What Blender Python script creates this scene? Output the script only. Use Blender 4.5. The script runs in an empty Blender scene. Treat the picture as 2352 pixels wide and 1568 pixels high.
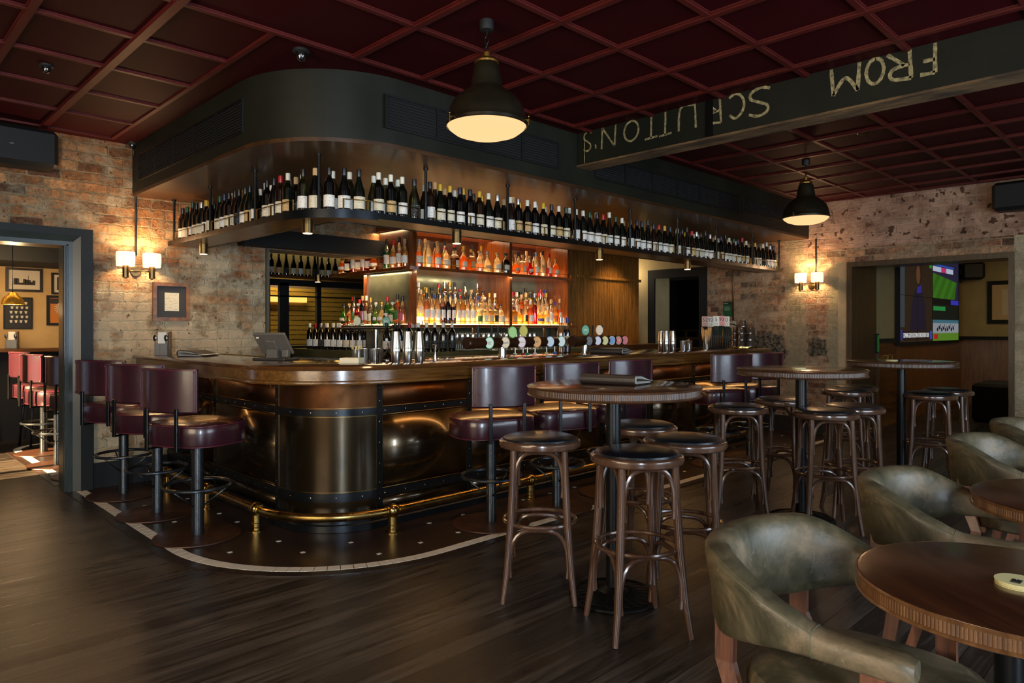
import bpy, math, random
from mathutils import Vector, Matrix
PI = math.pi
random.seed(7)
S = bpy.context.scene
COL = S.collection

# ------------------------------------------------------------------ camera
FOC, YAW, EYE = 1600.0, math.radians(45.25), 1.35
cam = bpy.data.objects.new('camera', bpy.data.cameras.new('camera'))
COL.objects.link(cam)
cam.location = (0, 0, EYE)
cam.rotation_euler = (PI / 2, 0, YAW - PI / 2)
cam.data.sensor_width = 36.0
cam.data.lens = 36.0 * FOC / 2352.0
cam.data.shift_y = -30.0 / 2352.0
cam.data.clip_start = 0.02
S.camera = cam

# ------------------------------------------------------------------ view, world, daylight
S.view_settings.view_transform = 'Standard'
S.view_settings.look = 'None'
S.view_settings.gamma = 1.0
S.view_settings.use_curve_mapping = False
S.view_settings.exposure = 0.0
S.cycles.use_denoising = True
S.cycles.max_bounces = 7
S.cycles.diffuse_bounces = 3
S.cycles.glossy_bounces = 3
S.cycles.transmission_bounces = 6
S.cycles.transparent_max_bounces = 16
S.cycles.sample_clamp_indirect = 3.0
S.cycles.caustics_reflective = False
S.cycles.caustics_refractive = False

w = bpy.data.worlds.new('world'); S.world = w; w.use_nodes = True
wn = w.node_tree; wn.nodes['Background'].inputs[0].default_value = (0.55, 0.68, 0.9, 1)
wn.nodes['Background'].inputs[1].default_value = 1.0

def lamp(name, kind, loc, energy, col, **k):
    d = bpy.data.lights.new(name, kind); d.energy = energy; d.color = col
    o = bpy.data.objects.new(name, d); COL.objects.link(o); o.location = loc
    for a, b in k.items():
        if a == 'rot': o.rotation_euler = b
        elif a == 'aim':
            o.rotation_euler = Vector(b).to_track_quat('-Z', 'Y').to_euler()
        else: setattr(d, a, b)
    return o

# low afternoon sun: comes in through the window of the room on the left
lamp('sun', 'SUN', (-6, 8, 6), 75.0, (1.0, 0.66, 0.32), aim=(1.0, 0.03, -0.55), angle=0.01)
# daylight in the window openings behind the camera
DAY = (0.72, 0.86, 1.0)
lamp('daylight_window_near', 'AREA', (-1.5, -2.44, 1.55), 300, DAY, shape='RECTANGLE', size=0.5, size_y=2.0, aim=(0, 1, 0))
lamp('daylight_window_right', 'AREA', (3.6, -2.44, 1.55), 160, DAY, shape='RECTANGLE', size=3.0, size_y=1.7, aim=(0, 1, 0))
lamp('daylight_window_left', 'AREA', (-2.44, 1.8, 1.6), 150, (1.0, 0.78, 0.54), shape='RECTANGLE', size=2.4, size_y=1.7, aim=(1, 0, 0))

# ------------------------------------------------------------------ materials
def lin(c):
    return tuple(((x / 255.0 + 0.055) / 1.055) ** 2.4 if x > 10 else x / 255.0 / 12.92 for x in c) + (1,)

def nodes(m):
    m.use_nodes = True
    return m.node_tree, m.node_tree.nodes['Principled BSDF']

def N(t, kind, **k):
    n = t.nodes.new(kind)
    for a, b in k.items():
        if a.startswith('i_'):
            key = a[2:]
            n.inputs[int(key) if key.isdigit() else key.replace('_', ' ')].default_value = b
        else: setattr(n, a, b)
    return n

def L(t, a, b): t.links.new(a, b)

def ramp(t, stops, interp='LINEAR'):
    r = N(t, 'ShaderNodeValToRGB'); r.color_ramp.interpolation = interp
    el = r.color_ramp.elements
    while len(el) < len(stops): el.new(0.5)
    for e, (p, c) in zip(el, stops): e.position = p; e.color = c
    return r

MATS = {}
def M(name, col, rough=0.5, metal=0.0, var=None, scale=8.0, bump=0.0, coat=0.0, stretch=(1, 1, 1), emit=None, es=0.0,
      rvar=0.0, spec=None, trans=0.0, detail=5.0, bscale=None):
    """plain principled material; var = second colour mixed in by noise"""
    if name in MATS: return MATS[name]
    m = bpy.data.materials.new(name); t, b = nodes(m)
    c = lin(col); b.inputs['Base Color'].default_value = c
    b.inputs['Roughness'].default_value = rough; b.inputs['Metallic'].default_value = metal
    if coat: b.inputs['Coat Weight'].default_value = coat; b.inputs['Coat Roughness'].default_value = 0.12
    if spec is not None: b.inputs['Specular IOR Level'].default_value = spec
    if trans: b.inputs['Transmission Weight'].default_value = trans
    if emit: b.inputs['Emission Color'].default_value = lin(emit); b.inputs['Emission Strength'].default_value = es
    if var or bump or rvar:
        tc = N(t, 'ShaderNodeTexCoord'); mp = N(t, 'ShaderNodeMapping'); mp.inputs['Scale'].default_value = stretch
        L(t, tc.outputs['Object'], mp.inputs[0])
        nz = N(t, 'ShaderNodeTexNoise', i_Scale=scale, i_Detail=detail, i_Roughness=0.62); L(t, mp.outputs[0], nz.inputs['Vector'])
        if var:
            r = ramp(t, [(0.36, c), (0.66, lin(var))]); L(t, nz.outputs['Fac'], r.inputs[0]); L(t, r.outputs[0], b.inputs['Base Color'])
        if rvar:
            mr = N(t, 'ShaderNodeMapRange', i_1=0.3, i_2=0.7, i_3=max(0.02, rough - rvar), i_4=min(1, rough + rvar))
            L(t, nz.outputs['Fac'], mr.inputs[0]); L(t, mr.outputs[0], b.inputs['Roughness'])
        if bump:
            nb = nz
            if bscale:
                nb = N(t, 'ShaderNodeTexNoise', i_Scale=bscale, i_Detail=3.0); L(t, mp.outputs[0], nb.inputs['Vector'])
            bp = N(t, 'ShaderNodeBump', i_Strength=bump, i_Distance=0.01); L(t, nb.outputs['Fac'], bp.inputs['Height']); L(t, bp.outputs[0], b.inputs['Normal'])
    MATS[name] = m
    return m

def wood(name, a, b_, axis='x', rough=0.35, coat=0.3, scale=1.0, bump=0.08, line=None):
    if name in MATS: return MATS[name]
    m = bpy.data.materials.new(name); t, b = nodes(m)
    st = {'x': (0.9, 14, 14), 'y': (14, 0.9, 14), 'z': (14, 14, 0.9)}[axis]
    tc = N(t, 'ShaderNodeTexCoord'); mp = N(t, 'ShaderNodeMapping'); mp.inputs['Scale'].default_value = tuple(s * scale for s in st)
    L(t, tc.outputs['Object'], mp.inputs[0])
    nz = N(t, 'ShaderNodeTexNoise', i_Scale=2.0, i_Detail=8.0, i_Roughness=0.65, i_Distortion=0.6); L(t, mp.outputs[0], nz.inputs['Vector'])
    n2 = N(t, 'ShaderNodeTexNoise', i_Scale=9.0, i_Detail=4.0); L(t, mp.outputs[0], n2.inputs['Vector'])
    mx = N(t, 'ShaderNodeMath', operation='MULTIPLY_ADD', i_1=0.35, i_2=0.0); L(t, n2.outputs['Fac'], mx.inputs[0])
    ad = N(t, 'ShaderNodeMath', operation='ADD'); L(t, nz.outputs['Fac'], ad.inputs[0]); L(t, mx.outputs[0], ad.inputs[1])
    r = ramp(t, [(0.5, lin(a)), (0.85, lin(b_))]); L(t, ad.outputs[0], r.inputs[0])
    L(t, r.outputs[0], b.inputs['Base Color'])
    b.inputs['Roughness'].default_value = rough
    b.inputs['Coat Weight'].default_value = coat; b.inputs['Coat Roughness'].default_value = 0.15
    bp = N(t, 'ShaderNodeBump', i_Strength=bump, i_Distance=0.005); L(t, ad.outputs[0], bp.inputs['Height']); L(t, bp.outputs[0], b.inputs['Normal'])
    MATS[name] = m
    return m

def brick(name, uaxis, cols, mortar, smear, smear_amt=0.5, rough=0.9, seed=0.0, zlow=None, holes=True, pit=(34.0, .27, .34), zones=()):
    """old brickwork: brick pattern over (u, z) in metres, smeared lime render, pitting"""
    m = bpy.data.materials.new(name); t, b = nodes(m)
    tc = N(t, 'ShaderNodeTexCoord'); sp = N(t, 'ShaderNodeSeparateXYZ'); L(t, tc.outputs['Object'], sp.inputs[0])
    cb = N(t, 'ShaderNodeCombineXYZ')
    L(t, sp.outputs[uaxis], cb.inputs[0]); L(t, sp.outputs['Z'], cb.inputs[1]); cb.inputs[2].default_value = seed
    wz = N(t, 'ShaderNodeTexNoise', i_Scale=5.0, i_Detail=4.0); L(t, cb.outputs[0], wz.inputs['Vector'])
    ws = N(t, 'ShaderNodeVectorMath', operation='SUBTRACT'); L(t, wz.outputs['Color'], ws.inputs[0]); ws.inputs[1].default_value = (.5, .5, .5)
    wv = N(t, 'ShaderNodeVectorMath', operation='SCALE', i_Scale=0.03); L(t, ws.outputs[0], wv.inputs[0])
    wz2 = N(t, 'ShaderNodeTexNoise', i_Scale=21.0, i_Detail=3.0); L(t, cb.outputs[0], wz2.inputs['Vector'])
    ws2 = N(t, 'ShaderNodeVectorMath', operation='SUBTRACT'); L(t, wz2.outputs['Color'], ws2.inputs[0]); ws2.inputs[1].default_value = (.5, .5, .5)
    wv2 = N(t, 'ShaderNodeVectorMath', operation='SCALE', i_Scale=0.028); L(t, ws2.outputs[0], wv2.inputs[0])
    av0 = N(t, 'ShaderNodeVectorMath', operation='ADD'); L(t, cb.outputs[0], av0.inputs[0]); L(t, wv.outputs[0], av0.inputs[1])
    av = N(t, 'ShaderNodeVectorMath', operation='ADD'); L(t, av0.outputs[0], av.inputs[0]); L(t, wv2.outputs[0], av.inputs[1])
    br = N(t, 'ShaderNodeTexBrick', i_Scale=1.0); br.offset = 0.5
    br.inputs['Color1'].default_value = (0, 0, 0, 1); br.inputs['Color2'].default_value = (1, 1, 1, 1); br.inputs['Mortar'].default_value = (.5, .5, .5, 1)
    br.inputs['Mortar Size'].default_value = 0.0095; br.inputs['Mortar Smooth'].default_value = 0.9
    br.inputs['Brick Width'].default_value = 0.232; br.inputs['Row Height'].default_value = 0.083
    L(t, av.outputs[0], br.inputs['Vector'])
    n = len(cols)
    rp = ramp(t, [((i + 0.5) / n, lin(c)) for i, c in enumerate(cols)]); L(t, br.outputs['Color'], rp.inputs[0])
    # blotches within the bricks
    nb = N(t, 'ShaderNodeTexNoise', i_Scale=22.0, i_Detail=6.0, i_Roughness=0.7); L(t, cb.outputs[0], nb.inputs['Vector'])
    r2 = ramp(t, [(0.32, (0.45, 0.4, 0.36, 1)), (0.6, (1.15, 1.1, 1.05, 1))]); L(t, nb.outputs['Fac'], r2.inputs[0])
    mu = N(t, 'ShaderNodeMix', data_type='RGBA', blend_type='MULTIPLY', i_0=1.0); L(t, rp.outputs[0], mu.inputs[6]); L(t, r2.outputs[0], mu.inputs[7])
    # mortar
    mm = N(t, 'ShaderNodeMix', data_type='RGBA'); L(t, br.outputs['Fac'], mm.inputs[0]); L(t, mu.outputs[2], mm.inputs[6]); mm.inputs[7].default_value = lin(mortar)
    # smeared render
    ns = N(t, 'ShaderNodeTexNoise', i_Scale=3.4, i_Detail=10.0, i_Roughness=0.78); L(t, cb.outputs[0], ns.inputs['Vector'])
    if zlow:          # smear mask grows towards the lower courses
        z1 = N(t, 'ShaderNodeMapRange', i_1=zlow[1], i_2=zlow[0], i_3=0.0, i_4=zlow[2]); L(t, sp.outputs['Z'], z1.inputs[0])
        z2 = N(t, 'ShaderNodeMath', operation='ADD'); L(t, ns.outputs['Fac'], z2.inputs[0]); L(t, z1.outputs[0], z2.inputs[1]); ns = z2
    rs = ramp(t, [(0.62 - smear_amt * 0.35, (0, 0, 0, 1)), (0.70 - smear_amt * 0.22, (0.72, 0.72, 0.72, 1))]); L(t, ns.outputs[0], rs.inputs[0])
    sm = N(t, 'ShaderNodeMix', data_type='RGBA'); L(t, rs.outputs[0], sm.inputs[0]); L(t, mm.outputs[2], sm.inputs[6]); sm.inputs[7].default_value = lin(smear)
    out = sm.outputs[2]
    # dark pits
    vp = N(t, 'ShaderNodeTexNoise', i_Scale=pit[0], i_Detail=2.0); L(t, av.outputs[0], vp.inputs['Vector'])
    rv = ramp(t, [(pit[1], (0.25, 0.2, 0.17, 1)), (pit[2], (1, 1, 1, 1))]); L(t, vp.outputs['Fac'], rv.inputs[0])
    mp_ = N(t, 'ShaderNodeMix', data_type='RGBA', blend_type='MULTIPLY', i_0=1.0 if holes else 0.3); L(t, out, mp_.inputs[6]); L(t, rv.outputs[0], mp_.inputs[7]); out = mp_.outputs[2]
    for (u0, u1, v0, v1, ca, cb_) in zones:      # patches of other finish with ragged edges
        zn = N(t, 'ShaderNodeTexNoise', i_Scale=4.0, i_Detail=6.0, i_Roughness=0.65); L(t, cb.outputs[0], zn.inputs['Vector'])
        zs = N(t, 'ShaderNodeVectorMath', operation='SUBTRACT'); L(t, zn.outputs['Color'], zs.inputs[0]); zs.inputs[1].default_value = (.5, .5, .5)
        zc = N(t, 'ShaderNodeVectorMath', operation='SCALE', i_Scale=0.3); L(t, zs.outputs[0], zc.inputs[0])
        za = N(t, 'ShaderNodeVectorMath', operation='ADD'); L(t, cb.outputs[0], za.inputs[0]); L(t, zc.outputs[0], za.inputs[1])
        zx = N(t, 'ShaderNodeSeparateXYZ'); L(t, za.outputs[0], zx.inputs[0]); prev = None
        for k, (lo, hi) in enumerate(((u0, u1), (v0, v1))):
            for edge, sg in ((lo, 1), (hi, -1)):
                mr = N(t, 'ShaderNodeMapRange', i_1=edge - .015 * sg, i_2=edge + .015 * sg, i_3=0.0, i_4=1.0); L(t, zx.outputs[k], mr.inputs[0])
                if prev is None: prev = mr
                else:
                    q = N(t, 'ShaderNodeMath', operation='MULTIPLY'); L(t, prev.outputs[0], q.inputs[0]); L(t, mr.outputs[0], q.inputs[1]); prev = q
        fn = N(t, 'ShaderNodeTexNoise', i_Scale=24.0, i_Detail=5.0, i_Roughness=.75); L(t, cb.outputs[0], fn.inputs['Vector'])
        fr = ramp(t, [(.40, lin(ca)), (.60, lin(cb_))]); L(t, fn.outputs['Fac'], fr.inputs[0])
        zm = N(t, 'ShaderNodeMix', data_type='RGBA'); L(t, prev.outputs[0], zm.inputs[0]); L(t, out, zm.inputs[6]); L(t, fr.outputs[0], zm.inputs[7]); out = zm.outputs[2]
    L(t, out, b.inputs['Base Color']); b.inputs['Roughness'].default_value = rough; b.inputs['Specular IOR Level'].default_value = 0.25
    # height
    h1 = N(t, 'ShaderNodeMath', operation='MULTIPLY', i_1=-0.3); L(t, br.outputs['Fac'], h1.inputs[0])
    h2 = N(t, 'ShaderNodeMath', operation='MULTIPLY_ADD', i_1=1.3); L(t, nb.outputs['Fac'], h2.inputs[0]); L(t, h1.outputs[0], h2.inputs[2])
    h3 = N(t, 'ShaderNodeMath', operation='MULTIPLY_ADD', i_1=0.7); L(t, rs.outputs[0], h3.inputs[0]); L(t, h2.outputs[0], h3.inputs[2])
    bp = N(t, 'ShaderNodeBump', i_Strength=1.0, i_Distance=0.02); L(t, h3.outputs[0], bp.inputs['Height']); L(t, bp.outputs[0], b.inputs['Normal'])
    MATS[name] = m
    return m

def emis(name, col, st):
    if name in MATS: return MATS[name]
    m = bpy.data.materials.new(name); t, b = nodes(m)
    b.inputs['Base Color'].default_value = (0, 0, 0, 1); b.inputs['Emission Color'].default_value = lin(col); b.inputs['Emission Strength'].default_value = st
    b.inputs['Roughness'].default_value = 0.6
    MATS[name] = m
    return m

def glow(name, col, gloss=0.15, clear=0.3):
    """thin glass or shade cloth: light passes through and is coloured"""
    if name in MATS: return MATS[name]
    m = bpy.data.materials.new(name); m.use_nodes = True; t = m.node_tree; t.nodes.clear()
    o = N(t, 'ShaderNodeOutputMaterial'); tr = N(t, 'ShaderNodeBsdfTranslucent'); tp = N(t, 'ShaderNodeBsdfTransparent'); gl = N(t, 'ShaderNodeBsdfGlossy', i_Roughness=0.08)
    tr.inputs[0].default_value = lin(col); c = lin(col); tp.inputs[0].default_value = tuple(x ** 0.6 for x in c[:3]) + (1,)
    m1 = N(t, 'ShaderNodeMixShader', i_0=clear); L(t, tr.outputs[0], m1.inputs[1]); L(t, tp.outputs[0], m1.inputs[2])
    fr = N(t, 'ShaderNodeFresnel', i_IOR=1.45); mr = N(t, 'ShaderNodeMath', operation='ADD', i_1=gloss * 0.4); L(t, fr.outputs[0], mr.inputs[0])
    m2 = N(t, 'ShaderNodeMixShader'); L(t, mr.outputs[0], m2.inputs[0]); L(t, m1.outputs[0], m2.inputs[1]); L(t, gl.outputs[0], m2.inputs[2])
    L(t, m2.outputs[0], o.inputs[0])
    MATS[name] = m
    return m

# ------------------------------------------------------------------ geometry helpers
class G:
    def __init__(s): s.v = []; s.f = []; s.m = []; s.s = []
    def add(s, vs, fs, mi=0, smooth=False):
        k = len(s.v); s.v += [tuple(x) for x in vs]
        for f in fs: s.f.append([i + k for i in f]); s.m.append(mi); s.s.append(smooth)
        return s
    def box(s, x0, y0, z0, x1, y1, z1, mi=0, bev=0.0):
        x0, x1 = min(x0, x1), max(x0, x1); y0, y1 = min(y0, y1), max(y0, y1); z0, z1 = min(z0, z1), max(z0, z1)
        if bev > 0:
            b = min(bev, (x1 - x0) / 2.01, (y1 - y0) / 2.01, (z1 - z0) / 2.01)
            vs = []; fs = []
            # chamfered box: 24 verts
            for sx in (0, 1):
                for sy in (0, 1):
                    for sz in (0, 1):
                        X = (x0, x1)[sx]; Y = (y0, y1)[sy]; Z = (z0, z1)[sz]; dx = b * (1 - 2 * sx); dy = b * (1 - 2 * sy); dz = b * (1 - 2 * sz)
                        vs += [(X, Y + dy, Z + dz), (X + dx, Y, Z + dz), (X + dx, Y + dy, Z)]
            I = lambda sx, sy, sz, a: (sx * 4 + sy * 2 + sz) * 3 + a
            def q(f, flip): fs.append(f[::-1] if flip else f)
            for e in (0, 1):
                q([I(e, 0, 0, 0), I(e, 0, 1, 0), I(e, 1, 1, 0), I(e, 1, 0, 0)], e)
                q([I(0, e, 0, 1), I(1, e, 0, 1), I(1, e, 1, 1), I(0, e, 1, 1)], e)
                q([I(0, 0, e, 2), I(0, 1, e, 2), I(1, 1, e, 2), I(1, 0, e, 2)], e)
            for a in (0, 1):
                for c in (0, 1):
                    q([I(a, c, 0, 0), I(a, c, 0, 1), I(a, c, 1, 1), I(a, c, 1, 0)], (a + c) % 2)
                    q([I(a, 0, c, 0), I(a, 1, c, 0), I(a, 1, c, 2), I(a, 0, c, 2)], (a + c) % 2)
                    q([I(0, a, c, 1), I(0, a, c, 2), I(1, a, c, 2), I(1, a, c, 1)], (a + c) % 2)
                    for d in (0, 1):
                        q([I(a, c, d, 0), I(a, c, d, 2), I(a, c, d, 1)], (a + c + d) % 2)
            return s.add(vs, fs, mi)
        vs = [(x0, y0, z0), (x1, y0, z0), (x1, y1, z0), (x0, y1, z0), (x0, y0, z1), (x1, y0, z1), (x1, y1, z1), (x0, y1, z1)]
        return s.add(vs, [(0, 3, 2, 1), (4, 5, 6, 7), (0, 1, 5, 4), (1, 2, 6, 5), (2, 3, 7, 6), (3, 0, 4, 7)], mi)
    def lathe(s, prof, x=0, y=0, n=24, mi=0, smooth=True, sx=1.0, sy=1.0, a0=0.0, mis=None):
        vs = []; fs = []
        for r, z in prof:
            for i in range(n):
                a = a0 + 2 * PI * i / n; vs.append((x + r * sx * math.cos(a), y + r * sy * math.sin(a), z))
        for j in range(len(prof) - 1):
            k0 = len(s.f)
            for i in range(n):
                fs.append((j * n + i, j * n + (i + 1) % n, (j + 1) * n + (i + 1) % n, (j + 1) * n + i))
        base = len(s.f)
        s.add(vs, fs, mi, smooth)
        if mis:
            for j in range(len(prof) - 1):
                for i in range(n): s.m[base + j * n + i] = mis[j]
        k = len(s.v) - len(vs)
        for j, rev in ((0, True), (len(prof) - 1, False)):
            if prof[j][0] > 1e-5:
                f = [k + j * n + i for i in range(n)]
                s.f.append(f[::-1] if rev else f); s.m.append(mis[j if j == 0 else j - 1] if mis else mi); s.s.append(False)
        return s
    def cyl(s, x, y, z0, z1, r, n=20, mi=0, r1=None):
        return s.lathe([(r, z0), (r if r1 is None else r1, z1)], x, y, n, mi)
    def tube(s, pts, r, n=8, closed=False, mi=0, ell=1.0, up=None):
        P = [Vector(p) for p in pts]; m = len(P); R = r if isinstance(r, (list, tuple)) else [r] * m
        T = []
        for i in range(m):
            if closed: d = P[(i + 1) % m] - P[i - 1]
            else: d = P[min(i + 1, m - 1)] - P[max(i - 1, 0)]
            T.append(d.normalized())
        u = Vector(up) if up else (Vector((0, 0, 1)) if abs(T[0].z) < 0.9 else Vector((1, 0, 0)))
        u = (u - T[0] * u.dot(T[0])).normalized()
        vs = []; fs = []
        for i in range(m):
            u = (u - T[i] * u.dot(T[i]))
            u = u.normalized() if u.length > 1e-6 else Vector((1, 0, 0))
            w_ = T[i].cross(u)
            for k in range(n):
                a = 2 * PI * k / n; vs.append(P[i] + (u * math.cos(a) * ell + w_ * math.sin(a)) * R[i])
        lim = m if closed else m - 1
        for i in range(lim):
            j = (i + 1) % m
            for k in range(n): fs.append((i * n + k, i * n + (k + 1) % n, j * n + (k + 1) % n, j * n + k))
        s.add(vs, fs, mi, True)
        if not closed:
            k0 = len(s.v) - len(vs)
            s.f.append([k0 + k for k in range(n)][::-1]); s.m.append(mi); s.s.append(False)
            s.f.append([k0 + (m - 1) * n + k for k in range(n)]); s.m.append(mi); s.s.append(False)
        return s
    def bar(s, a, b, r, n=8, mi=0): return s.tube([a, b], r, n, mi=mi)
    def prism(s, poly, z0, z1, mi=0):
        n = len(poly); vs = [(x, y, z0) for x, y in poly] + [(x, y, z1) for x, y in poly]
        fs = [list(range(n))[::-1], list(range(n, 2 * n))] + [(i, (i + 1) % n, n + (i + 1) % n, n + i) for i in range(n)]
        return s.add(vs, fs, mi)
    def loft(s, rings, mi=0, smooth=True, cap=True, closed=False):
        n = len(rings[0]); vs = [p for r in rings for p in r]; fs = []
        m = len(rings)
        for j in range(m if closed else m - 1):
            jj = (j + 1) % m
            for i in range(n): fs.append((j * n + i, j * n + (i + 1) % n, jj * n + (i + 1) % n, jj * n + i))
        s.add(vs, fs, mi, smooth)
        if cap and not closed:
            k = len(s.v) - len(vs)
            s.f.append([k + i for i in range(n)][::-1]); s.m.append(mi); s.s.append(False)
            s.f.append([k + (m - 1) * n + i for i in range(n)]); s.m.append(mi); s.s.append(False)
        return s
    def sphere(s, x, y, z, r, n=16, mi=0, sz=1.0):
        m = max(6, n // 2)
        return s.lathe([(max(1e-6, r * math.sin(PI * j / m)), z - r * sz * math.cos(PI * j / m)) for j in range(m + 1)], x, y, n, mi)
    def xf(s, mat, k=0):
        for i in range(k, len(s.v)): s.v[i] = tuple(mat @ Vector(s.v[i]))
        return s
    def mesh(s, name, mats):
        me = bpy.data.meshes.new(name); me.from_pydata(s.v, [], s.f)
        for m in (mats if isinstance(mats, (list, tuple)) else [mats]): me.materials.append(m)
        for i, p in enumerate(me.polygons): p.material_index = s.m[i]; p.use_smooth = s.s[i]
        import bmesh
        bm = bmesh.new(); bm.from_mesh(me); bmesh.ops.recalc_face_normals(bm, faces=bm.faces)
        for e in bm.edges:
            if len(e.link_faces) == 2 and e.calc_face_angle(0.0) > 0.62: e.smooth = False
        bm.to_mesh(me); bm.free()
        return me
    def build(s, name, mats, parent=None, loc=None, rz=0.0):
        o = bpy.data.objects.new(name, s.mesh(name, mats)); COL.objects.link(o)
        if parent: o.parent = parent
        if loc: o.location = loc
        if rz: o.rotation_euler = (0, 0, rz)
        return o

def link(name, me, parent=None, loc=None, rz=0.0):
    o = bpy.data.objects.new(name, me); COL.objects.link(o)
    if parent: o.parent = parent
    if loc: o.location = loc
    if rz: o.rotation_euler = (0, 0, rz)
    return o

def tag(o, label, cat, group=None, kind=None):
    nw = len(label.split())
    if not 4 <= nw <= 16: print('LABEL WORDS', nw, label)
    o['label'] = label; o['category'] = cat
    if group: o['group'] = group
    if kind: o['kind'] = kind
    return o

def thing(name, label, cat, loc=(0, 0, 0), rz=0.0, group=None):
    o = bpy.data.objects.new(name, None); COL.objects.link(o); o.location = loc; o.rotation_euler = (0, 0, rz); o.empty_display_size = 0.1
    return tag(o, label, cat, group)

def struct(o, label=None):
    o['kind'] = 'structure'
    if label: o['label'] = label
    return o

def dup(root, loc, rz, label, group=None):
    r = root.copy(); COL.objects.link(r); r.location = loc; r.rotation_euler = (0, 0, rz); r['label'] = label
    if group: r['group'] = group
    for ch in list(root.children):
        c = ch.copy(); COL.objects.link(c); c.parent = r
        for g in list(ch.children):
            d = g.copy(); COL.objects.link(d); d.parent = c
    return r

def text_mesh(body, size, extrude=0.0004):
    cu = bpy.data.curves.new('txt', 'FONT'); cu.body = body; cu.size = size; cu.align_x = 'CENTER'; cu.align_y = 'CENTER'; cu.extrude = extrude; cu.resolution_u = 3
    o = bpy.data.objects.new('txt', cu); COL.objects.link(o)
    bpy.context.view_layer.update()
    me = bpy.data.meshes.new_from_object(o.evaluated_get(bpy.context.evaluated_depsgraph_get()))
    bpy.data.objects.remove(o); bpy.data.curves.remove(cu)
    return me

def text(name, body, size, mat, parent=None, loc=(0, 0, 0), rot=(PI / 2, 0, 0), sx=1.0, extrude=0.0004):
    me = text_mesh(body, size, extrude); me.name = name; me.materials.clear(); me.materials.append(mat)
    o = link(name, me, parent); o.location = loc; o.rotation_euler = rot; o.scale = (sx, 1, 1)
    return o

ORD = ['zeroth', 'first', 'second', 'third', 'fourth', 'fifth', 'sixth', 'seventh', 'eighth', 'ninth', 'tenth', 'eleventh', 'twelfth',
       'thirteenth', 'fourteenth', 'fifteenth', 'sixteenth', 'seventeenth', 'eighteenth', 'nineteenth', 'twentieth', 'twenty-first', 'twenty-second',
       'twenty-third', 'twenty-fourth', 'twenty-fifth', 'twenty-sixth', 'twenty-seventh', 'twenty-eighth', 'twenty-ninth', 'thirtieth', 'thirty-first', 'thirty-second']

# bar plan: base face X=2.22 (left run) and Y=3.985 (right run), rounded corner
BX, BY, BR = 2.22, 3.985, 0.45
CX, CY = BX + BR, BY + BR
def Lp(o, ye=6.66, xe=8.0, n=20):
    """points of the bar outline moved outward by o: left run, corner, right run"""
    r = BR + o; p = [(BX - o, ye), (BX - o, CY + .03)]
    nn = 1 if r < 0.012 else n
    for i in range(n + 1):
        a = PI + (PI / 2) * i / n
        rr = max(r, 0.002)
        p.append((CX + rr * math.cos(a), CY + rr * math.sin(a)))
    p.append((CX + .03, BY - o)); p.append((xe, BY - o)); return p
def sweep(g, prof, ye=6.66, xe=8.0, n=20, mi=0, smooth=True):
    """closed profile of (outward offset, z) run along the bar outline"""
    cols = [Lp(o, ye, xe, n) for o, z in prof]
    rings = [[(cols[k][j][0], cols[k][j][1], prof[k][1]) for k in range(len(prof))] for j in range(len(cols[0]))]
    return g.loft(rings, mi, smooth)
# ------------------------------------------------------------------ shared materials
brick_l = brick('old brick warm', 'X', [(136, 94, 62), (194, 132, 80), (208, 156, 106), (160, 100, 62), (216, 172, 124), (194, 130, 88), (104, 74, 58), (208, 150, 98)], (150, 134, 102), (196, 186, 156), 0.42, seed=1.3, zlow=(1.1, 2.4, .15))
brick_r = brick('old brick lime', 'Y', [(134, 98, 74), (190, 148, 112), (204, 166, 130), (160, 114, 86), (208, 176, 142), (186, 136, 104), (112, 88, 72)], (176, 154, 124), (214, 190, 158), 0.46, seed=5.2, zones=((3.74, 3.99, -1, 2.5, (168, 148, 116), (186, 168, 134)), (4.02, 4.8, .9, 1.27, (46, 40, 34), (142, 130, 108)), (3.38, 3.70, .98, 1.25, (46, 40, 34), (142, 130, 108)), (3.30, 3.44, -1, 2.2, (170, 156, 122), (184, 170, 136))))
brick_h = brick('high brick lime pitted', 'Y', [(124, 84, 68), (170, 122, 98), (196, 150, 124), (146, 102, 84), (182, 136, 112)], (184, 152, 126), (218, 180, 152), 0.78, seed=8.8, pit=(13.0, .345, .375))
white_brick = brick('painted brick', 'Y', [(196, 180, 148), (204, 188, 156), (190, 174, 142)], (196, 178, 146), (206, 190, 158), 0.8, seed=2.0, holes=False)
stone = M('rough stone', (66, 60, 52), 0.9, var=(128, 116, 98), scale=16, bump=1.0, bscale=26)
render_ = M('lime render', (176, 156, 122), 0.85, var=(140, 124, 98), scale=2.6, bump=0.15, bscale=20)
cream = M('cream plaster', (188, 170, 124), 0.8, var=(172, 152, 108), scale=2.0, bump=0.05)
tan_wall = M('tan plaster', (196, 158, 100), 0.8, var=(178, 140, 84), scale=2.0)
red_ceil = M('oxblood ceiling paint', (54, 4, 9), 0.6, var=(47, 4, 8), scale=1.2, spec=0.12)
red_batten = M('oxblood batten paint', (84, 26, 22), 0.45, var=(72, 20, 17), scale=6, spec=.3)
blk = M('black paint', (16, 16, 16), 0.6)
near_black = M('soft black', (9, 9, 9), 0.8)
green_paint = M('dark green gloss paint', (54, 62, 58), 0.28, var=(44, 50, 48), scale=5, bump=0.08, stretch=(1, 1, .3))
bulk_mat = M('black green limewash', (22, 23, 16), 0.5, var=(30, 31, 21), scale=3.0, bump=0.1, bscale=12, spec=.3)
bulk_in = M('grille black', (14, 14, 13), 0.45)
soffit_wood = wood('dark soffit ply', (44, 27, 12), (78, 48, 20), 'x', 0.4, 0.15, 0.35)
oak_d = wood('dark oak', (58, 34, 14), (112, 70, 30), 'x', 0.3, 0.5)
oak_m = wood('medium oak', (78, 50, 24), (134, 90, 46), 'x', 0.3, 0.5)
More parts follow.
